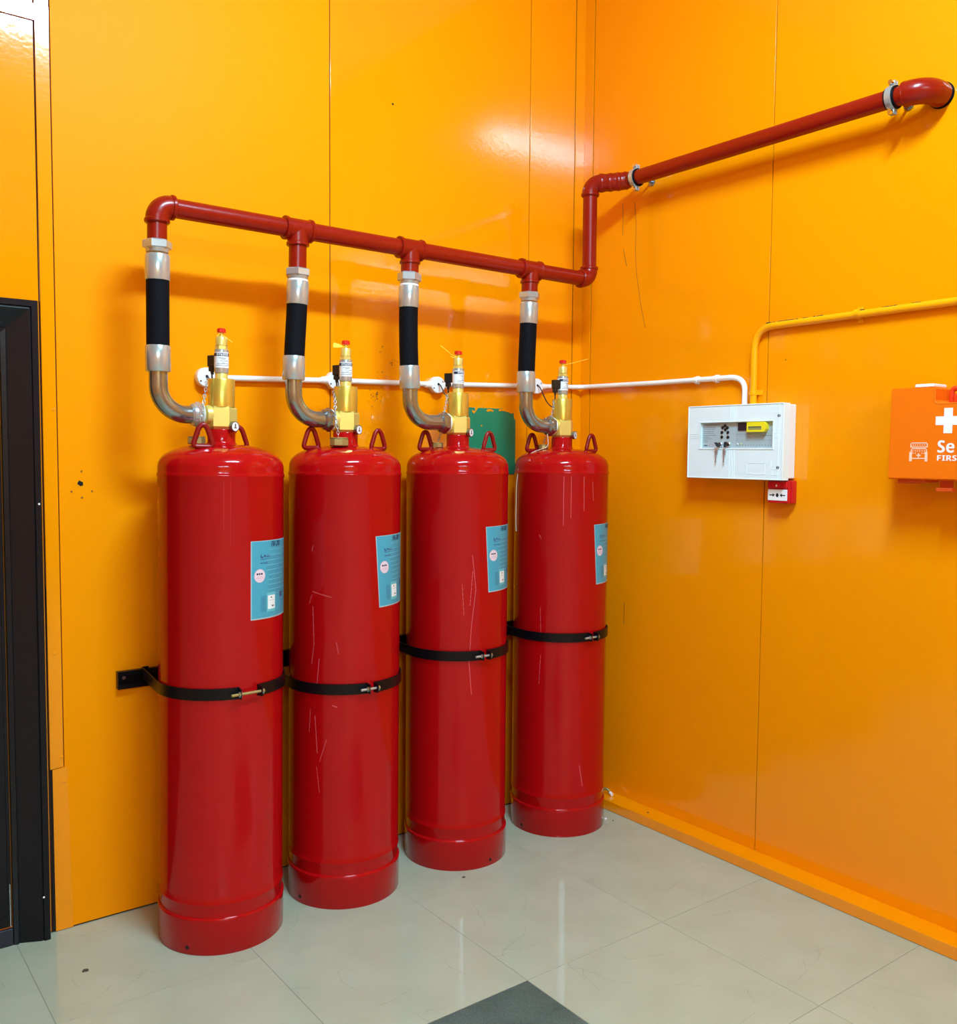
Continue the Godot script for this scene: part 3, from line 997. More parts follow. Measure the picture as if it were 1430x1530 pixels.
func strap(i: int):
	var lab := ["black steel strap round the cylinder nearest the door, closed by a long rod", "black steel strap, the lowest one, round the scratched second cylinder", "black steel strap round the third cylinder from the door", "black steel strap round the corner cylinder"]
	var c: Vector3 = CYL[i]
	var t := thing("cylinder_strap", lab[i], "strap", Vector3(c.x, STRAP_Y[i] - 0.018, c.z), "cylinder straps")
	if LEAN[i] > 0.0:
		t.position.x += LEAN[i] * 0.83
	var r := 0.2035
	var back: float = 0.023 - c.z
	var g0: float = [-6.0, -5.5, -8.0, -5.0][i]        # gap between the two half bands, degrees
	var g1: float = [11.0, 1.0, -1.5, 2.0][i]
	var left := []
	left.append(Vector2(-0.160, back))
	left.append(Vector2(-0.180, back + 0.004))
	for k in 5:
		left.append(Vector2(-0.180, back).lerp(Vector2(-r, -0.03), 0.15 + 0.2 * k))
	var n := 26
	for k in n + 1:
		var a := deg_to_rad(lerp(-94.0, g0, float(k) / n))
		left.append(Vector2(sin(a) * r, cos(a) * r))
	var m := MB.new()
	strip(m, left, 0.0, 0.037, 0.004)
	obj("band", m, M.black, t)
	var right := []
	for k in n + 1:
		var a := deg_to_rad(lerp(g1, 94.0, float(k) / n))
		right.append(Vector2(sin(a) * r, cos(a) * r))
	for k in 5:
		right.append(Vector2(r, -0.03).lerp(Vector2(0.180, back), 0.05 + 0.2 * k))
	right.append(Vector2(0.180, back + 0.004))
	right.append(Vector2(0.160, back))
	m = MB.new()
	strip(m, right, 0.0, 0.037, 0.004)
	obj("band", m, M.black, t)
	# lugs standing off the two ends, a rod through them
	for e in [[g0, -1.0], [g1, 1.0]]:
		m = MB.new()
		var a := deg_to_rad(e[0])
		m.xf = Transform3D(Basis(Vector3.UP, a), Vector3.ZERO)
		var x0 := -0.005 if e[1] < 0 else 0.0
		m.box(Vector3(x0, 0.002, r - 0.001), Vector3(x0 + 0.005, 0.035, r + 0.026), 0.001)
		obj("lug", m, M.black, t)
	var mid := deg_to_rad((g0 + g1) * 0.5)
	var half := deg_to_rad(g1 - g0) * 0.5 * r
	m = MB.new()
	m.xf = Transform3D(Basis(Vector3.UP, mid), Vector3(sin(mid), 0, cos(mid)) * (r + 0.014))
	m.tube([Vector3(-half - 0.036, 0.018, 0.004), Vector3(half + 0.016, 0.018, 0.002)], 0.0045, 10)
	var rod := obj("bolt", m, M.brass_old if i == 0 else M.steel, t)
	m = MB.new()
	m.xf = Transform3D(Basis(Vector3.UP, mid), Vector3(sin(mid), 0, cos(mid)) * (r + 0.014)) * along(Vector3(-half - 0.006, 0.018, 0.003), Vector3.LEFT)
	nut(m, 0.0095, 0.0, 0.007)
	m.lathe([Vector2(0.0115, 0.0), Vector2(0.0115, -0.0015), Vector2(0.0, -0.0015)], 16)
	obj("nut", m, M.steel_dull, rod)
	m = MB.new()
	m.xf = Transform3D(Basis(Vector3.UP, mid), Vector3(sin(mid), 0, cos(mid)) * (r + 0.014)) * along(Vector3(half + 0.006, 0.018, 0.003), Vector3.RIGHT)
	nut(m, 0.0095, 0.0, 0.007)
	obj("nut", m, M.steel_dull, rod)

# ------------------------------------------------------------------ hoses
const HOSE := [   # x and heights: top of nut, its foot, ferrule foot, sleeve foot, lower ferrule foot, outlet; x at the foot, x of the outlet nut
	[-2.0535, 2.2477, 2.2093, 2.1231, 1.921, 1.8394, 1.7080, -2.0555, -1.9420],
	[-1.5742, 2.2193, 2.1818, 2.0960, 1.9202, 1.8384, 1.7060, -1.5905, -1.4700],
	[-1.1175, 2.2611, 2.2168, 2.1313, 1.9171, 1.8309, 1.7085, -1.1140, -0.9700],
	[-0.5342, 2.2521, 2.2155, 2.1235, 1.9287, 1.8441, 1.7090, -0.5465, -0.4250]]

func hose(i: int):
	var lab := ["black rubber discharge hose dropping from the elbow at the manifold's left end", "black rubber discharge hose under the manifold tee nearest the left elbow, bowed to the left",
		"black rubber discharge hose feeding the third cylinder, beside the green patch", "black rubber discharge hose feeding the corner cylinder"]
	var h: Array = HOSE[i]
	var z := 0.255
	var o := Vector3(h[7], h[6], z)
	var t := thing("discharge_hose", lab[i], "hose", o, "hoses between manifold and cylinders")
	var vx: float = CYL[i].x + LEAN[i] * 1.7
	var end: float = vx - 0.0555                        # face of the valve's boss
	var top := Vector3(h[0], h[1], z) - o
	var foot := Vector3(h[7], h[5], z) - o
	var at := func(y: float) -> Vector3:                # the hose's axis at a height
		var f: float = (h[1] - y) / (h[1] - h[5])
		var bow: float = [0.0005, 0.002, -0.006, -0.001][i] * sin(PI * f)
		return Vector3(lerp(h[0], h[7], f * f * (3 - 2 * f)) + bow, y, z) - o
	var dn := func(y: float) -> Transform3D:
		return along(at.call(y), (at.call(y + 0.01) - at.call(y - 0.01)).normalized())
	var m := MB.new()
	m.xf = dn.call(h[2])
	nut(m, 0.0445, 0.010, h[1] - h[2], 6, 0.35 + 0.3 * i)
	m.lathe([Vector2(0.0, 0.0), Vector2(0.034, 0.0), Vector2(0.037, 0.012), Vector2(0.0, 0.012)], 32)
	obj("top_nut", m, M.steel, t)
	var put := func(called: String, a: float, b: float, pr: Array, mt: Material):
		var q := MB.new()
		q.xf = dn.call(b)
		var len: float = a - b
		var prof := []
		for w in pr:
			prof.append(Vector2(w.x, w.y * len))
		q.lathe(prof, 40)
		obj(called, q, mt, t)
	if i == 1 or i == 2:
		m = MB.new()
		m.xf = dn.call(h[2] - 0.006)
		m.lathe([Vector2(0.0, 0.0), Vector2(0.0355, 0.0), Vector2(0.0362, 0.003), Vector2(0.0355, 0.006), Vector2(0.0, 0.006)], 32)
		obj("thread_tape", m, M.teflon, t)
	put.call("ferrule", h[2] - 0.006, h[3], [Vector2(0.030, 0.0), Vector2(0.0375, 0.0), Vector2(0.0382, 0.02), Vector2(0.0382, 0.94), Vector2(0.036, 1.0), Vector2(0.0, 1.0)], M.steel)
	put.call("ferrule", h[4], h[5], [Vector2(0.028, 0.0), Vector2(0.036, 0.0), Vector2(0.0385, 0.05), Vector2(0.0385, 0.97), Vector2(0.037, 1.0), Vector2(0.030, 1.0)], M.steel)
	m = MB.new()
	var pts := []
	for k in 17:
		pts.append(at.call(lerp(h[3] + 0.004, h[4] - 0.004, k / 16.0)))
	m.tube(pts, 0.0352, 32, true)
	obj("rubber_sleeve", m, M.rubber, t)
	# bent steel tail into the valve
	m = MB.new()
	var rad := 0.088
	var y0: float = h[6]
	var p := [foot + Vector3(0, 0.004, 0)]
	var bx: float = h[7] - o.x
	p.append_array(arc(Vector3(bx + rad, y0 - o.y + rad, 0), Vector3.LEFT, Vector3.DOWN, rad, 14))
	p.append(Vector3(h[8] - o.x, y0 - o.y, 0))
	m.tube(p, 0.0288, 32, true)
	obj("bent_tube", m, M.steel_dull, t)
	m = MB.new()
	m.xf = along(Vector3(h[8] - o.x - 0.012, y0 - o.y, 0), Vector3.RIGHT)
	var span: float = end - h[8] + 0.008
	m.lathe([Vector2(0.0, 0.0), Vector2(0.030, 0.0), Vector2(0.0365, 0.006), Vector2(0.0375, span * 0.45), Vector2(0.0, span * 0.45)], 32)
	nut(m, 0.0425, span * 0.42, span - 0.002, 6, 0.5)
	obj("outlet_nut", m, M.steel_dull if i > 0 else M.steel, t)
	m = MB.new()
	m.xf = along(Vector3(end - o.x - 0.006, y0 - o.y, 0), Vector3.RIGHT)
	m.lathe([Vector2(0.0, 0.0), Vector2(0.036, 0.0), Vector2(0.0375, 0.0025), Vector2(0.036, 0.005), Vector2(0.0, 0.005)], 32)
	obj("seal_ring", m, M.teflon, t)

# ------------------------------------------------------------------ manifold
func manifold():
	var z := 0.255
	var o := Vector3(-2.048, 2.355, z)
	var t := thing("manifold", "dark red steel manifold pipe with tees, rising in the corner and along the right wall", "pipe", o)
	var ya := 2.355
	var yb := 2.342
	var Y := func(x: float) -> float: return lerp(ya, yb, (x + 2.048) / 1.848)
	var P := func(x: float) -> Vector3: return Vector3(x, Y.call(x), z) - o
	var r := 0.0305
	var re := 0.0372
	var tees := [-1.5725, -1.1160, -0.5330]
	var ends := [-2.010, -1.624, -1.520, -1.166, -1.064, -0.584, -0.481, -0.243]
	var m: MB
	for k in 4:
		m = MB.new()
		m.tube([P.call(ends[2 * k] - 0.01), P.call(ends[2 * k + 1] + 0.01)], r, 36)
		obj("pipe", m, M.pipe_red, t)
	var collar := func(q: MB, at: Vector3, dir: Vector3, rr: float, len: float):
		q.xf = along(at, dir)
		q.lathe([Vector2(0.0, 0.0), Vector2(rr - 0.002, 0.0), Vector2(rr, 0.002), Vector2(rr, len - 0.004), Vector2(rr - 0.004, len), Vector2(0.0, len)], 36)
		q.xf = Transform3D.IDENTITY
	var elbow := func(corner: Vector3, a: Vector3, b: Vector3, reach: float):   # from corner + a to corner + b
		var q := MB.new()
		var rad := reach - 0.012
		var c := corner + a * rad + b * rad
		var pts := [corner + a * reach]
		pts.append_array(arc(c, -b, -a, rad, 14))
		pts.append(corner + b * reach)
		q.tube(pts, re - 0.0015, 36)
		collar.call(q, corner + a * (reach - 0.012), a, re + 0.002, 0.014)
		collar.call(q, corner + b * (reach - 0.012), b, re + 0.002, 0.014)
		obj("elbow", q, M.pipe_red, t)
	# left end: elbow and nipple
	elbow.call(P.call(-2.0525), Vector3.DOWN, Vector3.RIGHT, 0.054)
	for k in 3:
		var x: float = tees[k]
		m = MB.new()
		m.tube([P.call(x - 0.050), P.call(x + 0.050)], re - 0.001, 36)
		m.tube([P.call(x), P.call(x) + Vector3(0, -0.052, 0)], re - 0.001, 36)
		collar.call(m, P.call(x - 0.052), Vector3.RIGHT, re + 0.003, 0.014)
		collar.call(m, P.call(x + 0.052), Vector3.LEFT, re + 0.003, 0.014)
		collar.call(m, P.call(x) + Vector3(0, -0.056, 0), Vector3.UP, re + 0.002, 0.014)
		obj("tee", m, M.pipe_red, t)
	for k in 4:
		var x: float = -2.0525 if k == 0 else tees[k - 1]
		m = MB.new()
		var hx: float = HOSE[k][0]
		m.tube([Vector3(x, Y.call(x) - 0.048, z) - o, Vector3(hx, HOSE[k][1] - 0.006, z) - o], r + (0.003 if k >= 2 else 0.0), 36)
		obj("nipple", m, M.pipe_red, t)
	# corner: elbow, riser, elbow, ribbed coupling, long run, elbow into the wall
	var cx := -0.2005
	elbow.call(P.call(cx), Vector3.LEFT, Vector3.UP, 0.054)
	var rt := Vector3(cx, 2.747, z) - o
	m = MB.new()
	m.tube([P.call(cx) + Vector3(0, 0.048, 0), rt + Vector3(0, -0.046, 0)], r, 36)
	obj("riser", m, M.pipe_red, t)
	var hp := Vector3(-0.098, 2.752, 0.405) - o
	var dir := (hp - rt)
	dir.y = 0
	dir = dir.normalized()
	elbow.call(rt, Vector3.DOWN, dir, 0.052)
	m = MB.new()
	var bend := rounded([rt + dir * 0.045, rt + dir * 0.118 , Vector3(-0.098, 2.754, 0.375) - o, Vector3(-0.098, 2.754, 0.43) - o], [0.03, 0.03], 8)
	var cu := Curve3D.new()
	for q in bend: cu.add_point(q)
	var pts := []
	var rad := []
	var nn := 60
	for k in nn + 1:
		var f := float(k) / nn
		pts.append(cu.sample_baked(f * cu.get_baked_length()))
		var rib := 0.0022 * maxf(0.0, sin(f * TAU * 5.0)) * (1.0 if f < 0.75 else 0.0)
		rad.append(lerp(0.0365, 0.031, smoothstep(0.55, 0.9, f)) + rib)
	m.tube(pts, rad, 36)
	obj("coupling", m, M.pipe_red, t)
	m = MB.new()
	var far := Vector3(-0.100, 2.750, 1.606) - o
	m.tube([Vector3(-0.098, 2.754, 0.42) - o, far], r, 36)
	obj("pipe", m, M.pipe_red, t)
	m = MB.new()
	var ec := Vector3(-0.100, 2.750, 1.664) - o
	var er := 0.058
	var ep := [ec + Vector3(0, 0, -0.066)]
	ep.append_array(arc(ec + Vector3(er, 0, -er), Vector3.LEFT, Vector3.BACK, er, 14))
	ep.append(ec + Vector3(0.088, 0, 0))
	var rr := []
	for k in ep.size():
		rr.append(0.0395)
	rr[0] = 0.0385
	m.tube(ep, rr, 36)
	collar.call(m, ec + Vector3(0, 0, -0.070), Vector3.BACK, 0.0405, 0.012)
	obj("elbow", m, M.pipe_red, t)
	# black sleeve where it enters the wall
	m = MB.new()
	m.xf = along(ec + Vector3(0.080, 0, 0), Vector3.RIGHT)
	m.lathe([Vector2(0.0, 0.012), Vector2(0.0405, 0.012), Vector2(0.0415, 0.0135), Vector2(0.0415, 0.0198), Vector2(0.0, 0.0198)], 36)
	obj("wall_sleeve", m, M.rubber, t)
	# pipe clamps: a steel ring over a rubber liner with two screws and a stud to the wall
	for k in 2:
		var c: Vector3 = [Vector3(-0.098, 2.7535, 0.424), Vector3(-0.100, 2.7505, 1.556)][k]
		var cl := thing("pipe_clamp", ["steel pipe clamp with rubber liner holding the red pipe near the corner", "steel pipe clamp with rubber liner where the red pipe turns into the wall"][k], "pipe clamp", c, "clamps on the red wall pipe")
		m = MB.new()
		m.xf = Transform3D(Basis(Vector3.RIGHT, PI / 2), Vector3(0, 0, 0))
		m.lathe([Vector2(0.0310, -0.0170), Vector2(0.0352, -0.0170), Vector2(0.0362, -0.0150), Vector2(0.0362, 0.0150), Vector2(0.0352, 0.0170), Vector2(0.0310, 0.0170)], 40)
		obj("rubber_liner", m, M.rubber, cl)
		m = MB.new()
		m.xf = Transform3D(Basis(Vector3.RIGHT, PI / 2), Vector3(0, 0, 0))
		m.lathe([Vector2(0.0362, -0.0105), Vector2(0.0388, -0.0105), Vector2(0.0392, -0.008), Vector2(0.0392, 0.008), Vector2(0.0388, 0.0105), Vector2(0.0362, 0.0105)], 40)
		m.xf = Transform3D.IDENTITY
		for s in [1.0, -1.0]:
			m.box(Vector3(-0.010, s * 0.045 - 0.008, -0.0105), Vector3(-0.0025, s * 0.045 + 0.008, 0.0105), 0.001)
			m.box(Vector3(0.0025, s * 0.045 - 0.008, -0.0105), Vector3(0.010, s * 0.045 + 0.008, 0.0105), 0.001)
		obj("ring", m, M.steel, cl)
		for s in [1.0, -1.0]:
			m = MB.new()
			m.xf = along(Vector3(-0.020, s * 0.046, 0), Vector3.RIGHT)
			m.lathe([Vector2(0.0, -0.002), Vector2(0.0075, -0.002), Vector2(0.0085, 0.001), Vector2(0.0085, 0.009), Vector2(0.0040, 0.0095), Vector2(0.0040, 0.040), Vector2(0.0, 0.040)], 16)
			obj("screw", m, M.chrome, cl)
		m = MB.new()
		m.tube([Vector3(0.036, 0, 0), Vector3(-c.x - 0.0005, 0, 0)], 0.0055, 12)
		m.xf = along(Vector3(-c.x - 0.006, 0, 0), Vector3.RIGHT)
		m.lathe([Vector2(0.0, 0.0), Vector2(0.016, 0.0), Vector2(0.018, 0.003), Vector2(0.018, 0.0055), Vector2(0.0, 0.0055)], 20)
		obj("stud", m, M.steel_dull, cl)

# ------------------------------------------------------------------ conduits, boxes and cables
func conduits():
	var m: MB
	# white conduit: along the back wall, round the corner, down into the panel
	var o := Vector3(-1.80, 1.85, 0.0)
	var t := thing("white_conduit", "white plastic conduit along the back wall, round the corner and into the panel", "conduit", o)
	var zc := 0.0165
	var stops := [[-1.775, 1.8505], [-1.345, 1.8635], [-1.265, 1.8665], [-0.870, 1.8745], [-0.790, 1.878], [-0.333, 1.893]]
	for k in 3:
		m = MB.new()
		m.tube([Vector3(stops[2 * k][0], stops[2 * k][1], zc) - o, Vector3(stops[2 * k + 1][0], stops[2 * k + 1][1], zc) - o], 0.0105, 20)
		obj("tube", m, M.white_paint, t)
	m = MB.new()
	m.tube(rounded([Vector3(-0.253, 1.8955, zc) - o, Vector3(-0.016, 1.9035, zc) - o, Vector3(-0.016, 1.8975, 0.5) - o, Vector3(-0.0165, 1.8975, 0.942) - o, Vector3(-0.0165, 1.780, 0.942) - o], [0.075, 0.0, 0.075], 12), 0.0105, 20)
	obj("tube", m, M.white_paint, t)
	for s in [[Vector3(-1.255, 1.8667, zc), 0], [Vector3(-0.772, 1.8785, zc), 0], [Vector3(-0.016, 1.897, 0.80), 1], [Vector3(-0.016, 1.897, 0.70), 1]]:
		m = MB.new()
		if s[1] == 0:
			m.xf = Transform3D(Basis(), s[0] - o)
		else:
			m.xf = Transform3D(RIGHT_WALL, s[0] - o)
		m.xf = m.xf * Transform3D(Basis(Vector3.BACK, PI / 2), Vector3.ZERO)
		m.lathe([Vector2(0.0105, -0.009), Vector2(0.0128, -0.009), Vector2(0.0128, 0.009), Vector2(0.0105, 0.009)], 20)
		m.xf = m.xf * Transform3D(Basis(Vector3.BACK, -PI / 2), Vector3.ZERO)
		m.box(Vector3(-0.009, -0.016, -0.0155), Vector3(0.009, 0.016, -0.004), 0.002)
		obj("saddle_clip", m, M.white_paint, t)
	# round white junction boxes with spouts
	var lab := ["round white junction box at the conduit's left end, behind the valve nearest the door", "round white junction box behind the valve of the scratched second cylinder",
		"round white junction box left of the third valve, black cable leaving its middle", "round white junction box half hidden behind the hose of the corner cylinder"]
	var at := [Vector3(-1.812, 1.8495, 0.0), Vector3(-1.305, 1.8655, 0.0), Vector3(-0.830, 1.8725, 0.0), Vector3(-0.293, 1.894, 0.0)]
	for k in 4:
		var b := thing("junction_box", lab[k], "junction box", at[k], "round white junction boxes")
		m = MB.new()
		m.xf = along(Vector3(0, 0, 0.0004), Vector3.BACK)
		m.lathe([Vector2(0.0, 0.0), Vector2(0.0335, 0.0), Vector2(0.0345, 0.003), Vector2(0.034, 0.027), Vector2(0.0, 0.027)], 40)
		m.xf = Transform3D.IDENTITY
		for s in [-1.0, 1.0]:
			if k == 0 and s < 0: continue
			m.tube([Vector3(s * 0.026, 0.0005 * s, zc), Vector3(s * 0.040, 0.0005 * s, zc), Vector3(s * 0.058, 0.001 * s, zc)], [0.0155, 0.0150, 0.0122], 20)
		obj("box_base", m, M.white_paint, b)
		m = MB.new()
		m.xf = along(Vector3(0, 0, 0.0272), Vector3.BACK)
		m.lathe([Vector2(0.0, 0.0), Vector2(0.0335, 0.0), Vector2(0.0335, 0.0025), Vector2(0.0315, 0.004), Vector2(0.0, 0.0042)], 40)
		obj("box_cover", m, M.white, b)
		for s in [-1.0, 1.0]:
			m = MB.new()
			m.xf = along(Vector3(0.022 * s, 0.014 * s, 0.0312), Vector3.BACK)
			m.lathe([Vector2(0.0036, 0.0), Vector2(0.0030, 0.0010), Vector2(0.0, 0.0012)], 12)
			obj("cover_screw", m, M.steel_dull, b)
		m = MB.new()
		m.xf = along(Vector3(0, 0.003, 0.0312), Vector3.BACK)
		m.lathe([Vector2(0.0055, 0.0), Vector2(0.0050, 0.0016), Vector2(0.0, 0.0016)], 14)
		obj("cable_gland", m, M.plastic_black, b)
		# black lead from the box to the switch plug of this cylinder's valve
		var pd: float = [201.0, 199.0, 208.0, -88.0][k]
		var lean := Vector3(LEAN[k] * 1.85, 0, 0)
		var e: Vector3 = CYL[k] + lean + polar(pd, 0.043, 1.842)
		var st: Vector3 = at[k] + Vector3(0, 0.003, 0.034)
		var low: float = [1.80, 1.81, 1.815, 1.789][k]
		var q := [st, st + Vector3(0.002, -0.006, 0.010), Vector3(lerp(st.x, e.x, 0.35), lerp(st.y, low, 0.75), lerp(st.z, e.z, 0.45)), Vector3(lerp(st.x, e.x, 0.72), low, lerp(st.z, e.z, 0.8)), Vector3(lerp(st.x, e.x, 0.95), low + 0.014, lerp(st.z, e.z, 0.98)), e]
		var cb := MB.new()
		cb.tube(rounded(q, 0.03, 6), 0.0026, 8)
		var lead := obj("sensor_lead", cb, M.plastic_black)
		tag(lead, ["black lead behind the brass valve nearest the door", "black lead behind the valve of the scratched second cylinder", "black lead dropping from the junction box left of the third valve", "black lead sagging between the corner hose and the plug on the corner valve"][k], "cable", "leads from boxes to valve switches")
	# yellow-painted conduit on the right wall
	o = Vector3(0, 1.78, 0.98)
	t = thing("yellow_conduit", "yellow-painted conduit rising from the white panel and running right along the wall", "conduit", o)
	m = MB.new()
	m.tube(rounded([Vector3(-0.0175, 1.776, 0.9825) - o, Vector3(-0.0175, 2.078, 0.9825) - o, Vector3(-0.0175, 2.094, 2.6) - o], 0.085, 12), 0.0135, 20)
	obj("tube", m, M.conduit_yellow, t)
	for s in [[Vector3(-0.0175, 2.0845, 1.408), 0], [Vector3(-0.0175, 1.833, 0.9825), 1], [Vector3(-0.0175, 2.091, 2.2), 0]]:
		m = MB.new()
		m.xf = Transform3D(RIGHT_WALL if s[1] == 0 else RIGHT_WALL * Basis(Vector3.BACK, PI / 2), s[0] - o) * Transform3D(Basis(Vector3.BACK, PI / 2), Vector3.ZERO)
		m.lathe([Vector2(0.0135, -0.010), Vector2(0.0158, -0.010), Vector2(0.0158, 0.010), Vector2(0.0135, 0.010)], 20)
		m.xf = m.xf * Transform3D(Basis(Vector3.BACK, -PI / 2), Vector3.ZERO)
		m.box(Vector3(-0.010, -0.032, -0.017), Vector3(0.010, 0.024, -0.0135), 0.001)
		m.box(Vector3(-0.010, -0.018, -0.0155), Vector3(0.010, 0.018, 0.0), 0.002)
		obj("saddle_clip", m, M.conduit_yellow, t)
	# bare green-black flecks along the top where the paint missed
	m = MB.new()
	var rng := RandomNumberGenerator.new()
	rng.seed = 4
	for q in [[1.035, 0.010], [1.052, 0.004], [1.066, 0.006], [1.085, 0.030], [1.12, 0.032], [1.15, 0.006], [1.165, 0.005], [1.19, 0.008], [1.205, 0.004], [1.235, 0.004], [1.25, 0.020], [1.42, 0.012], [1.50, 0.05], [1.60, 0.03]]:
		var y: float = lerp(2.0782, 2.094, (q[0] - 0.98) / 1.62)
		for k in int(q[1] / 0.004) + 1:
			var zz: float = q[0] + k * 0.004 + rng.randf_range(-0.001, 0.001)
			var a := deg_to_rad(rng.randf_range(18, 40))
			m.xf = Transform3D(Basis(), Vector3(-0.0175 - cos(PI / 2 - a) * 0.0132 * 0.7, y + 0.0128, zz) - o)
			m.box(Vector3(-0.0022, -0.002, 0), Vector3(0.0022, rng.randf_range(0.0008, 0.0016), rng.randf_range(0.003, 0.006)), 0.0004)
	obj("bare_flecks", m, M.get("fleck") if M.has("fleck") else mat(Color8(54, 70, 24), 0.8), t)

# ------------------------------------------------------------------ white fire panel
func fire_panel():
	var o := Vector3(0, 1.501, 0.716)
	var t := thing("fire_panel", "white control panel with a grey button fascia on the right wall", "control panel", o, "", RIGHT_WALL)
	var W := 0.448
	var H := 0.285
	var m := MB.new()
	m.box(Vector3(0.006, 0.006, 0.0004), Vector3(W - 0.001, H - 0.004, 0.040), 0.003)
	obj("housing", m, M.panel_side, t)
	# front door with a window cut in it
	m = MB.new()
	var wx0 := 0.064
	var wx1 := 0.401
	var wy0 := 0.1195
	var wy1 := 0.2185
	var zf := 0.077
	var zb := 0.041
	for b in [[0.0, 0.0, W, wy0], [0.0, wy1, W, H], [0.0, wy0, wx0, wy1], [wx1, wy0, W, wy1]]:
		m.box(Vector3(b[0], b[1], zb), Vector3(b[2], b[3], zf), 0.0 if b[1] == wy0 else 0.0)
	# softened outer rim
	m.tube(rounded([Vector3(0.002, 0.002, zf - 0.0006), Vector3(W - 0.002, 0.002, zf - 0.0006), Vector3(W - 0.002, H - 0.002, zf - 0.0006), Vector3(0.002, H - 0.002, zf - 0.0006), Vector3(0.002, 0.002, zf - 0.0006)], 0.003, 2), 0.0026, 8)
	# raised bezel round the window
	for b in [[wx0 - 0.006, wy0 - 0.006, wx1 + 0.006, wy0], [wx0 - 0.006, wy1, wx1 + 0.006, wy1 + 0.004], [wx0 - 0.006, wy0, wx0, wy1], [wx1, wy0, wx1 + 0.006, wy1]]:
		m.box(Vector3(b[0], b[1], zf - 0.002), Vector3(b[2], b[3], zf + 0.0022), 0.0008)
	var door := obj("front_cover", m, M.panel_white, t)
	m = MB.new()                                           # ribs across and down the cover, the two frames at the lower right
	for k in 4:
		var x := 0.206 + 0.008 * k
		m.box(Vector3(x, 0.003, zf - 0.001), Vector3(x + 0.0022, wy0 - 0.007, zf + 0.0011), 0.0004)
		m.box(Vector3(x + 0.0015, wy1 + 0.006, zf - 0.001), Vector3(x + 0.0037, H - 0.003, zf + 0.0011), 0.0004)
	for k in 3:
		var y := 0.158 + 0.0075 * k
		m.box(Vector3(0.003, y, zf - 0.001), Vector3(wx0 - 0.007, y + 0.0022, zf + 0.0011), 0.0004)
		m.box(Vector3(wx1 + 0.007, y, zf - 0.001), Vector3(W - 0.024, y + 0.0022, zf + 0.0011), 0.0004)
	for f in [[0.288, 0.020, 0.371, 0.062], [0.403, 0.018, 0.428, 0.040]]:
		for b in [[f[0], f[1], f[2], f[1] + 0.0016], [f[0], f[3], f[2], f[3] + 0.0016], [f[0], f[1], f[0] + 0.0016, f[3]], [f[2], f[1], f[2] + 0.0016, f[3]]]:
			m.box(Vector3(b[0], b[1], zf - 0.001), Vector3(b[2], b[3], zf + 0.0010), 0.0003)
	m.box(Vector3(0.402, 0.268, zf - 0.001), Vector3(0.425, 0.2696, zf + 0.001), 0.0003)
	m.box(Vector3(0.402, 0.250, zf - 0.001), Vector3(0.422, 0.2512, zf + 0.001), 0.0003)
	m.box(Vector3(0.396, 0.050, zf - 0.001), Vector3(0.3976, 0.070, zf + 0.001), 0.0003)
	m.box(Vector3(W - 0.0215, 0.003, zf - 0.001), Vector3(W - 0.0195, H - 0.003, zf + 0.0012), 0.0004)
	obj("rib", m, M.panel_white, door)
	for y in [0.047, 0.238]:
		m = MB.new()
		m.xf = along(Vector3(0.4265, y, zf - 0.0005), Vector3.BACK)
		m.lathe([Vector2(0.0062, 0.0), Vector2(0.0058, 0.0012), Vector2(0.0040, 0.0014), Vector2(0.0, 0.0008)], 16)
		obj("cover_screw", m, M.ink, door)
	# fascia deep in the window; its small print is printed
	var im := Image.create(680, 200, false, Image.FORMAT_RGB8)
	im.fill(Color8(168, 182, 186))
	im.fill_rect(Rect2i(0, 0, 330, 200), Color8(174, 188, 192))
	var rng := RandomNumberGenerator.new()
	rng.seed = 31
	var row := func(x0: int, x1: int, y: int, c: Color, hh: int):
		var x := x0
		while x < x1:
			var l := rng.randi_range(4, 14)
			im.fill_rect(Rect2i(x, y, min(l, x1 - x), hh), c)
			x += l + rng.randi_range(2, 4)
	var g := Color8(96, 106, 114)
	row.call(14, 170, 14, g, 6)
	for k in [[36, 132], [50, 126], [66, 118], [80, 112], [98, 136], [112, 78], [126, 92], [138, 60], [150, 52]]:
		row.call(14, k[1], k[0], g, 4)
	row.call(20, 52, 176, Color8(50, 56, 66), 10)
	for x in range(66, 118):
		for y in range(168, 192):
			var e := pow((x - 92) / 26.0, 2) + pow((y - 180) / 11.0, 2)
			if e < 1.0 and e > 0.62: im.set_pixel(x, y, Color8(196, 132, 140))
	row.call(150, 172, 158, g, 4); row.call(226, 256, 158, g, 4)
	row.call(170, 300, 40, Color8(140, 152, 158), 2)
	row.call(330, 470, 92, g, 4)
	row.call(330, 460, 106, Color8(132, 144, 150), 3)
	for k in 13:
		row.call(336 + k * 26, 350 + k * 26, 140, Color8(126, 138, 144), 4)
		row.call(336 + k * 26, 348 + k * 26, 176, Color8(110, 122, 130), 5)
	row.call(560, 660, 104, g, 4)
	var fm := mat(Color.WHITE, 0.35)
	fm.albedo_texture = ImageTexture.create_from_image(im)
	m = MB.new()
	var zp := 0.066
	m.box(Vector3(wx0, wy0, 0.043), Vector3(wx1, wy1, zp - 0.0006), 0.0)
	var fa := obj("fascia", m, mat(Color8(120, 130, 136), 0.5), t)
	m = MB.new()
	m.face(Vector3(wx0, wy0, zp), Vector3(wx1, wy0, zp), Vector3(wx1, wy1, zp), Vector3(wx0, wy1, zp), Vector3.BACK)
	obj("fascia_print", m, fm, fa)
	var u := func(px: float, py: float) -> Vector3: return Vector3(wx0 + (wx1 - wx0) * px / 1180.0, wy1 - (wy1 - wy0) * py / 430.0, zp)
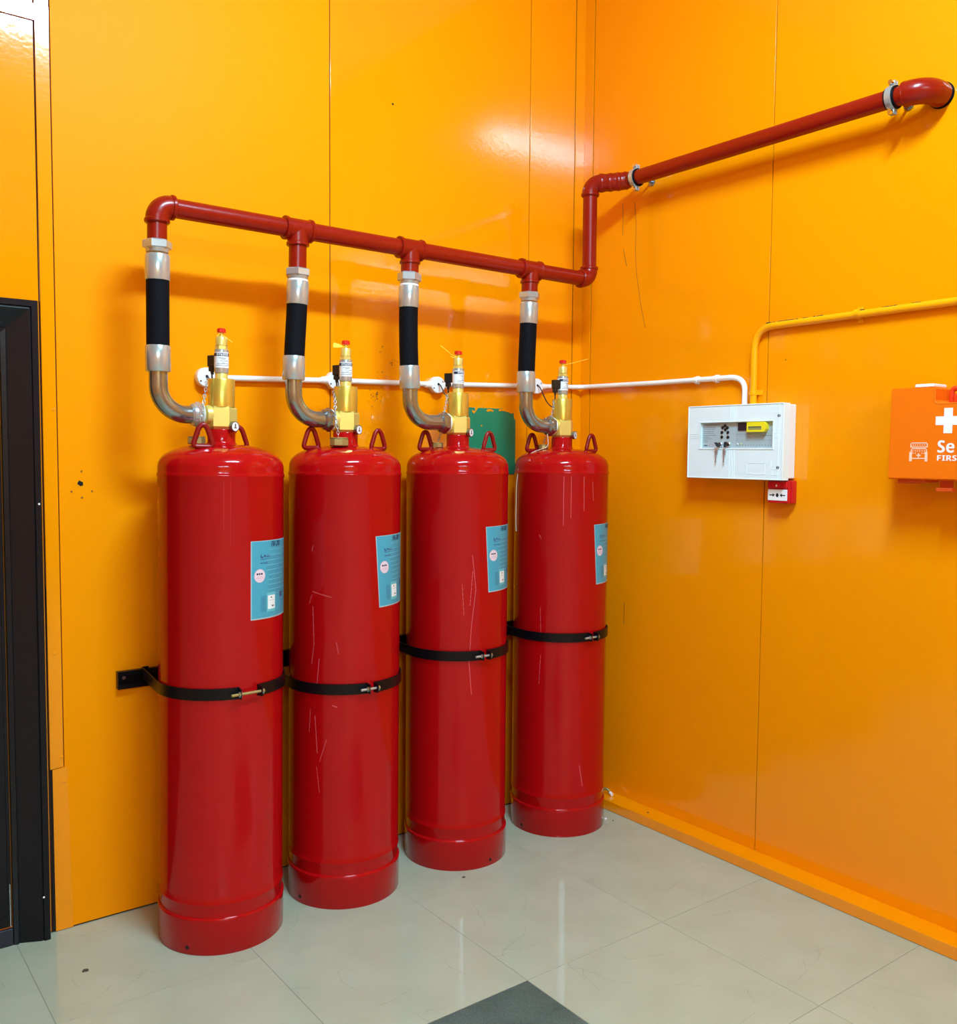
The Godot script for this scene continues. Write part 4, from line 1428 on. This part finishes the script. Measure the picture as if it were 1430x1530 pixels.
	for b in [[390, 55], [350, 85], [430, 90], [395, 120], [340, 165], [440, 168], [340, 245], [442, 248]]:
		m = MB.new()
		m.xf = along(u.call(b[0], b[1]), Vector3.BACK)
		m.lathe([Vector2(0.0062, 0.0), Vector2(0.0060, 0.0026), Vector2(0.0048, 0.0034), Vector2(0.0, 0.0036)], 16)
		obj("button", m, M.plastic_black, fa)
	m = MB.new()
	var a: Vector3 = u.call(610, 140)
	var b2: Vector3 = u.call(765, 12)
	m.box(a, Vector3(b2.x, b2.y, zp + 0.004), 0.0008)
	obj("display", m, M.lcd, fa)
	for k in [[605, 365, M.white], [660, 365, M.led]]:
		m = MB.new()
		m.xf = along(u.call(k[0], k[1]), Vector3.BACK)
		m.lathe([Vector2(0.0032, 0.0), Vector2(0.0030, 0.0014), Vector2(0.0, 0.0022)], 12)
		obj("indicator", m, k[2], fa)
	# yellow cover clipped over the key slot
	m = MB.new()
	var ya: Vector3 = u.call(795, 8)
	var yw := 0.085
	var yh := 0.037
	m.xf = Transform3D(Basis(), Vector3(ya.x, ya.y - yh, zp))
	m.prism(PackedVector2Array([Vector2(0, 0), Vector2(yw * 0.9, 0), Vector2(yw, yh * 0.28), Vector2(yw, yh * 0.72), Vector2(yw * 0.9, yh), Vector2(0, yh)]), 0.0, 0.020)
	var yc := obj("yellow_cover", m, M.yellow, t, "yellow clip-on cover with a slot")
	m = MB.new()
	m.box(Vector3(ya.x + 0.007, ya.y - yh + 0.008, zp + 0.0195), Vector3(ya.x + 0.066, ya.y - yh + 0.021, zp + 0.0206), 0.0003)
	obj("slot", m, mat(Color8(150, 146, 90), 0.5), yc)
	m = MB.new()
	m.box(Vector3(ya.x + 0.008, ya.y - yh + 0.0165, zp + 0.0200), Vector3(ya.x + 0.065, ya.y - yh + 0.0205, zp + 0.0210), 0.0003)
	obj("slot", m, mat(Color8(92, 96, 50), 0.5), yc)
	# two key switches with keys hanging in them
	for k in 2:
		var px: float = [320.0, 455.0][k]
		var c: Vector3 = u.call(px, 375)
		m = MB.new()
		m.xf = along(c, Vector3.BACK)
		m.lathe([Vector2(0.0105, 0.0), Vector2(0.0105, 0.006), Vector2(0.009, 0.0075), Vector2(0.006, 0.0075), Vector2(0.0055, 0.0065), Vector2(0.0, 0.0065)], 24)
		obj("key_switch", m, M.chrome, fa)
		var at := Transform3D(RIGHT_WALL, o) * c
		var key := thing("key", ["steel key in the left lock of the white panel, a spare hanging below", "steel key in the right lock of the white panel, a spare hanging below"][k], "key", at, "keys in the panel locks", RIGHT_WALL)
		m = MB.new()
		m.xf = Transform3D(Basis(Vector3.BACK, 0.7 - 0.9 * k), Vector3(0, 0, 0.0065))
		m.box(Vector3(-0.0012, -0.004, 0.0), Vector3(0.0012, 0.004, 0.007), 0.0003)
		m.box(Vector3(-0.0013, -0.011, 0.007), Vector3(0.0013, 0.011, 0.024), 0.0005)
		obj("bow", m, M.ink, key)
		m = MB.new()
		var ring := []
		for s in 20:
			var w := TAU * s / 20
			ring.append(Vector3(-0.004 + sin(w) * 0.002, -0.012 + cos(w) * 0.011, 0.021 + sin(w) * 0.010))
		m.tube(ring, 0.0009, 6, false, true)
		obj("key_ring", m, M.chrome, key)
		m = MB.new()
		m.xf = Transform3D(Basis(Vector3.BACK, -0.08), Vector3(-0.005, -0.028, 0.0185))
		m.prism(PackedVector2Array([Vector2(-0.006, 0.010), Vector2(0.006, 0.010), Vector2(0.0075, 0.0), Vector2(0.0045, -0.011), Vector2(0.0028, -0.014), Vector2(0.0028, -0.040), Vector2(0.0, -0.044), Vector2(-0.0028, -0.040), Vector2(-0.0028, -0.014), Vector2(-0.0045, -0.011), Vector2(-0.0075, 0.0)]), 0.0, 0.0018)
		obj("spare_key", m, M.steel, key)

# ------------------------------------------------------------------ red call point
func call_point():
	var o := Vector3(0, 1.4145, 1.0755)
	var t := thing("call_point", "small red manual call point with black arrows, fixed below the white panel", "call point", o, "", RIGHT_WALL)
	var W := 0.100
	var H := 0.086
	var m := MB.new()
	m.box(Vector3(0, 0, 0.0004), Vector3(W, H, 0.030), 0.004)
	obj("back_box", m, M.call_red, t)
	m = MB.new()
	m.box(Vector3(0.0015, 0.001, 0.030), Vector3(W - 0.006, H - 0.001, 0.043), 0.003)
	m.box(Vector3(0.004, 0.056, 0.042), Vector3(W - 0.010, H - 0.004, 0.050), 0.004)
	m.box(Vector3(0.016, 0.002, 0.042), Vector3(W - 0.022, 0.0045, 0.048), 0.001)
	var f := obj("front_cover", m, M.call_red, t)
	m = MB.new()
	m.box(Vector3(0.0045, 0.010, 0.042), Vector3(W - 0.012, 0.052, 0.0458), 0.0012)
	var el := obj("break_plate", m, M.white, t, "white press plate with black arrows")
	m = MB.new()
	var cy := 0.0305
	var cx := 0.0465
	m.xf = Transform3D(Basis(), Vector3(cx, cy, 0.0456))
	var dot := PackedVector2Array()
	for k in 20:
		dot.append(Vector2(cos(TAU * k / 20) * 0.0058, sin(TAU * k / 20) * 0.0072))
	m.prism(dot, 0.0, 0.0006)
	for s in [-1.0, 1.0]:
		m.prism(PackedVector2Array([Vector2(s * 0.011, 0), Vector2(s * 0.020, 0.0072), Vector2(s * 0.020, 0.0019), Vector2(s * 0.034, 0.0019), Vector2(s * 0.034, -0.0019), Vector2(s * 0.020, -0.0019), Vector2(s * 0.020, -0.0072)]), 0.0, 0.0006)
	obj("arrow", m, M.ink, el)
	m = MB.new()
	m.xf = Transform3D(Basis(), Vector3(0.045, 0.0665, 0.0499))
	m.prism(PackedVector2Array([Vector2(-0.003, -0.004), Vector2(0.003, -0.004), Vector2(0.0034, 0.0), Vector2(0.0, 0.005), Vector2(-0.0034, 0.0)]), 0.0, 0.0004)
	obj("symbol", m, M.print_white, f)

# ------------------------------------------------------------------ orange first aid case
func first_aid_box():
	var o := Vector3(0, 1.519, 1.599)
	var t := thing("first_aid_case", "orange plastic first aid case with a white cross, cut by the photo's edge", "first aid case", o, "", RIGHT_WALL)
	t.set_meta("label", "orange plastic first aid case with a white cross, hung on the right wall")
	var W := 0.40
	var H := 0.292
	var D := 0.130
	var m := MB.new()
	# outline with the handle notch at the top
	var nx0 := 0.148
	var nx1 := 0.252
	var nb := 0.052
	var out := [Vector2(0.004, 0.0), Vector2(W - 0.004, 0.0), Vector2(W, 0.004), Vector2(W - 0.002, H - 0.006), Vector2(W - 0.008, H), Vector2(nx1 + 0.004, H), Vector2(nx1, H - 0.006), Vector2(nx1, H - nb + 0.010), Vector2(nx1 - 0.010, H - nb), Vector2(nx0 + 0.010, H - nb), Vector2(nx0, H - nb + 0.010), Vector2(nx0, H - 0.006), Vector2(nx0 - 0.004, H), Vector2(0.008, H), Vector2(0.002, H - 0.006), Vector2(0.0, 0.004)]
	var back := PackedVector2Array()
	var front := PackedVector2Array()
	for q in out:
		back.append(q)
		front.append(q)
	m.prism(back, 0.018, D * 0.5 - 0.0008)
	var shell := obj("back_shell", m, M.aid, t)
	m = MB.new()
	m.prism(front, D * 0.5 + 0.0008, D - 0.004)
	var inner := PackedVector2Array()
	for q in Geometry2D.offset_polygon(front, -0.004)[0]:
		inner.append(q)
	m.prism(inner, D - 0.004, D)
	var lid := obj("front_shell", m, M.aid, t)
	m = MB.new()                                            # rim round the notch
	m.tube(rounded([Vector3(nx0 - 0.002, H - 0.002, D - 0.002), Vector3(nx0 - 0.002, H - nb - 0.002, D - 0.002), Vector3(nx1 + 0.002, H - nb - 0.002, D - 0.002), Vector3(nx1 + 0.002, H - 0.002, D - 0.002)], 0.014, 6), 0.003, 10)
	obj("rim", m, M.aid, lid)
	# carrying handle across the notch
	m = MB.new()
	m.tube(rounded([Vector3(nx0 + 0.020, H - nb, D * 0.5), Vector3(nx0 + 0.020, H - 0.004, D * 0.5), Vector3(nx1 - 0.020, H - 0.004, D * 0.5), Vector3(nx1 - 0.020, H - nb, D * 0.5)], 0.014, 6), 0.0085, 14)
	obj("handle", m, M.aid_red, t)
	m = MB.new()
	m.box(Vector3(nx0 + 0.034, H - nb - 0.001, D * 0.3), Vector3(nx1 - 0.034, H - 0.022, D * 0.7), 0.006)
	obj("handle_catch", m, M.aid_red, t)
	# white catches on the top, orange feet and clasp below
	for x in [0.079, W - 0.079 - 0.062]:
		m = MB.new()
		m.box(Vector3(x, H - 0.001, D * 0.35), Vector3(x + 0.062, H + 0.010, D - 0.002), 0.003)
		obj("catch", m, M.white, t)
	for x in [0.026, W - 0.074]:
		m = MB.new()
		m.box(Vector3(x, -0.014, 0.024), Vector3(x + 0.046, 0.001, D - 0.014), 0.003)
		obj("foot", m, M.aid_dark, t)
	m = MB.new()
	m.box(Vector3(0.056, -0.010, 0.03), Vector3(0.12, 0.001, D - 0.012), 0.002)
	m.box(Vector3(0.153, -0.036, D - 0.036), Vector3(0.205, -0.024, D - 0.012), 0.002)
	m.box(Vector3(0.158, -0.026, D - 0.032), Vector3(0.200, 0.001, D - 0.028), 0.001)
	obj("clasp", m, M.aid_dark, t)
	m = MB.new()
	m.box(Vector3(0.05, 0.03, 0.0004), Vector3(W - 0.05, H - 0.06, 0.018), 0.003)
	obj("wall_bracket", m, M.aid_dark, t)
	# printed cross, wording and emblem
	m = MB.new()
	m.xf = Transform3D(Basis(), Vector3(0.191, 0.185, D - 0.0002))
	var a := 0.0135
	var b := 0.039
	m.prism(PackedVector2Array([Vector2(-a, -b), Vector2(a, -b), Vector2(a, -a), Vector2(b, -a), Vector2(b, a), Vector2(a, a), Vector2(a, b), Vector2(-a, b), Vector2(-a, a), Vector2(-b, a), Vector2(-b, -a), Vector2(-a, -a)]), 0.0, 0.0006)
	obj("cross", m, M.print_white, lid)
	m = MB.new()
	m.text("Se", 0.038, func(p: Vector3) -> Vector3: return Vector3(0.158 + p.x, 0.104 + p.y, D + 0.0002 + p.z))
	m.text("FIRST", 0.0168, func(p: Vector3) -> Vector3: return Vector3(0.158 + p.x * 1.32, 0.069 + p.y, D + 0.0002 + p.z))
	obj("lettering", m, M.print_white, lid)
	m = MB.new()
	m.xf = Transform3D(Basis(), Vector3(0.0725, 0.058, D - 0.0002))
	# emblem: two arched bars with dots over two legs, a little cross between them
	var ring := func(x0: float, y0: float, x1: float, y1: float, w: float):
		m.box(Vector3(x0, y0, 0), Vector3(x1, y0 + w, 0.0006), 0.0)
		m.box(Vector3(x0 + 0.003, y1 - w, 0), Vector3(x1 - 0.003, y1, 0.0006), 0.0)
		m.box(Vector3(x0, y0 + w, 0), Vector3(x0 + w, y1 - 0.003, 0.0006), 0.0)
		m.box(Vector3(x1 - w, y0 + w, 0), Vector3(x1, y1 - 0.003, 0.0006), 0.0)
	ring.call(0.001, 0.044, 0.057, 0.060, 0.0032)
	ring.call(0.003, 0.008, 0.055, 0.042, 0.0032)
	for k in 6:
		m.box(Vector3(0.0085 + k * 0.0074, 0.0505, 0), Vector3(0.0115 + k * 0.0074, 0.054, 0.0006), 0.0)
		m.box(Vector3(0.0085 + k * 0.0074, 0.0315, 0), Vector3(0.0115 + k * 0.0074, 0.035, 0.0006), 0.0)
		if k < 2 or k > 3:
			m.box(Vector3(0.0085 + k * 0.0074, 0.024, 0), Vector3(0.0115 + k * 0.0074, 0.0275, 0.0006), 0.0)
	m.box(Vector3(-0.0015, 0.0, 0), Vector3(0.007, 0.030, 0.0007), 0.0)
	m.box(Vector3(0.049, 0.0, 0), Vector3(0.0575, 0.030, 0.0007), 0.0)
	m.box(Vector3(0.0265, 0.012, 0), Vector3(0.0305, 0.026, 0.0007), 0.0)
	m.box(Vector3(0.0215, 0.017, 0), Vector3(0.0355, 0.021, 0.0007), 0.0)
	obj("emblem", m, M.print_pink, lid)

# ------------------------------------------------------------------ small things
func blob(c: Vector3, r: float, seed_: int, flat: Callable) -> MB:
	var m := MB.new()
	var rng := RandomNumberGenerator.new()
	rng.seed = seed_
	var p := PackedVector2Array()
	for k in 11:
		var a := TAU * k / 11
		p.append(Vector2(cos(a), sin(a)) * r * rng.randf_range(0.6, 1.25))
	m.xf = flat.call(c)
	m.prism(p, 0.0, 0.0012)
	return m

func small_things():
	var m: MB
	var on_back := func(c: Vector3) -> Transform3D: return Transform3D(Basis(), c)
	var on_right := func(c: Vector3) -> Transform3D: return Transform3D(RIGHT_WALL, c)
	var on_floor := func(c: Vector3) -> Transform3D: return Transform3D(Basis(Vector3.RIGHT, -PI / 2), c)
	# bare green patch of the back wall with ragged yellow paint at its edge
	var t := thing("green_patch", "unpainted green metal patch on the back wall behind the third cylinder", "wall plate", Vector3(-0.60, 1.50, 0.0))
	m = MB.new()
	m.box(Vector3(-0.112, 0.0, 0.0), Vector3(0.206, 0.288, 0.003), 0.001)
	obj("plate", m, M.green, t)
	var rag := [[Vector2(0.135, 0.288), Vector2(0.108, 0.284), Vector2(0.112, 0.276), Vector2(0.125, 0.279), Vector2(0.145, 0.277), Vector2(0.165, 0.274), Vector2(0.184, 0.268), Vector2(0.193, 0.274), Vector2(0.1965, 0.25), Vector2(0.203, 0.238), Vector2(0.206, 0.26), Vector2(0.206, 0.289)],
		[Vector2(0.047, 0.283), Vector2(0.040, 0.274), Vector2(0.052, 0.273), Vector2(0.066, 0.276), Vector2(0.077, 0.273), Vector2(0.080, 0.278), Vector2(0.066, 0.284)],
		[Vector2(-0.016, 0.289), Vector2(-0.021, 0.282), Vector2(-0.018, 0.275), Vector2(-0.025, 0.272), Vector2(-0.035, 0.278), Vector2(-0.035, 0.270), Vector2(-0.026, 0.262), Vector2(-0.018, 0.270), Vector2(-0.010, 0.280), Vector2(-0.004, 0.289)],
		[Vector2(0.010, 0.211), Vector2(0.018, 0.208), Vector2(0.020, 0.212), Vector2(0.014, 0.215)]]
	for k in rag.size():
		m = MB.new()
		m.prism(PackedVector2Array(rag[k]), 0.003, 0.0042)
		obj("paint_chip", m, M.wall, t)
	# drilled holes low on the left of the back wall
	t = thing("drilled_hole", "dark hole amid four screw holes, drilled in the wall right of the door", "hole", Vector3(-2.231, 1.482, 0.0))
	m = blob(Vector3(0, 0, 0.0002), 0.0085, 5, on_back)
	obj("bore", m, M.dark_gap, t)
	m = MB.new()
	m.xf = along(Vector3(0, -0.001, 0), Vector3.BACK)
	m.lathe([Vector2(0.0098, 0.0), Vector2(0.0112, 0.0012), Vector2(0.0090, 0.0012)], 20)
	obj("burr", m, M.conduit_yellow, t)
	for q in [[0.0045, 0.040], [-0.028, -0.026], [0.036, -0.026], [0.0045, -0.047]]:
		m = blob(Vector3(q[0], q[1], 0.0), 0.0036, int(q[1] * 1000) + 90, on_back)
		obj("screw_hole", m, M.grease, t)
	# marks on the walls
	var mark := func(called: String, label: String, mb: MB, mt: Material):
		var o := obj(called, mb, mt)
		tag(o, label, "stain")
	mark.call("dark_spot", "tiny dark spot high on the back wall between the two sheet joints", blob(Vector3(-1.035, 2.966, 0.0), 0.0045, 3, on_back), M.dark_gap)
	m = MB.new()
	var rng := RandomNumberGenerator.new()
	rng.seed = 12
	for q in [[-1.161, 1.995, 3], [-1.075, 2.004, 4], [-1.09, 1.90, 3], [-1.022, 1.944, 6], [-1.03, 1.965, 4], [-1.131, 1.792, 6], [-1.10, 1.812, 7], [-1.12, 1.83, 5], [-1.085, 1.835, 3]]:
		for k in q[2]:
			var b := blob(Vector3(q[0] + rng.randf_range(-0.018, 0.018), q[1] + rng.randf_range(-0.018, 0.018), -0.0009), rng.randf_range(0.001, 0.0035), rng.randi(), on_back)
			m.v.append_array(b.v); m.n.append_array(b.n); m.uv.append_array(b.uv)
	var sm := obj("scuff_marks", m, M.grease)
	tag(sm, "scatter of brown scuffs on the back wall between the second and third valves", "stain")
	sm.set_meta("kind", "stuff")
	var streak := func(pts: Array, w: float) -> MB:         # a run of dried drip down the right wall, points (z, y)
		var q := MB.new()
		for k in pts.size() - 1:
			var a: Vector2 = pts[k]
			var b: Vector2 = pts[k + 1]
			q.xf = Transform3D(RIGHT_WALL, Vector3(0, 0, 0))
			q.prism(PackedVector2Array([a + Vector2(-w, 0), a + Vector2(w, 0), b + Vector2(w, 0), b + Vector2(-w, 0)]), -0.0002, 0.0007)
		return q
	mark.call("drip_mark", "long thin drip running down the right wall from the corner pipe clamp", streak.call([Vector2(0.325, 2.69), Vector2(0.335, 2.60), Vector2(0.334, 2.46), Vector2(0.345, 2.37), Vector2(0.37, 2.25), Vector2(0.40, 2.14)], 0.0011), M.drip)
	mark.call("drip_mark", "short drip on the right wall under the ribbed coupling", streak.call([Vector2(0.252, 2.70), Vector2(0.256, 2.63), Vector2(0.256, 2.56)], 0.0011), M.drip)
	mark.call("drip_mark", "short slanting scratch on the right wall, right of the red riser", streak.call([Vector2(0.262, 2.50), Vector2(0.272, 2.46), Vector2(0.284, 2.421)], 0.0013), M.grease)
	mark.call("scratch_mark", "short upright brown scratch low on the right wall, beside the corner cylinder", streak.call([Vector2(0.305, 0.928), Vector2(0.304, 0.83)], 0.0017), M.drip)
	mark.call("dark_spot", "tiny dark spot on the right wall, right of the yellow conduit's bend", blob(Vector3(0, 1.950, 1.110), 0.0028, 4, on_right), M.drip)
	# crumbs on the floor and the skirting
	mark.call("floor_speck", "dark brown speck on the floor tile in front of the black door", blob(Vector3(-2.318, 0.0, 0.303), 0.009, 6, on_floor), M.speck)
	mark.call("floor_speck", "dark speck on the floor just in front of the third cylinder", blob(Vector3(-1.006, 0.0, 0.472), 0.007, 8, on_floor), M.speck)
	mark.call("floor_speck", "small dark speck on the floor by the corner cylinder", blob(Vector3(-0.16, 0.0, 0.415), 0.004, 9, on_floor), M.speck)
	mark.call("skirting_chip", "dark chip on top of the yellow skirting near the corner", blob(Vector3(-0.055, 0.0455, 0.52), 0.0055, 2, on_floor), M.speck)
	t = thing("plaster_crumb", "white crumb on the floor right of the corner cylinder's foot", "crumb", Vector3(-0.177, 0.0, 0.387))
	m = MB.new()
	m.lathe([Vector2(0.004, 0.0), Vector2(0.0065, 0.003), Vector2(0.005, 0.007), Vector2(0.0, 0.009)], 7, 0.0, TAU, 0, 1, 0.2)
	obj("crumb", m, M.white, t)
	t = thing("cable_end", "curled pale cable end lying on the yellow skirting in the corner", "cable", Vector3(-0.045, 0.0455, 0.225))
	m = MB.new()
	m.tube(rounded([Vector3(-0.02, 0.006, -0.05), Vector3(-0.015, 0.012, 0.0), Vector3(0.004, 0.026, 0.028), Vector3(0.008, 0.012, 0.05), Vector3(0.0, 0.008, 0.064)], 0.02, 6), 0.0065, 12)
	obj("sheath", m, M.brass_old, t)
	m = MB.new()
	m.tube([Vector3(0.004, 0.012, 0.052), Vector3(0.0, 0.0085, 0.068)], 0.0075, 12)
	obj("tip", m, M.white, t)
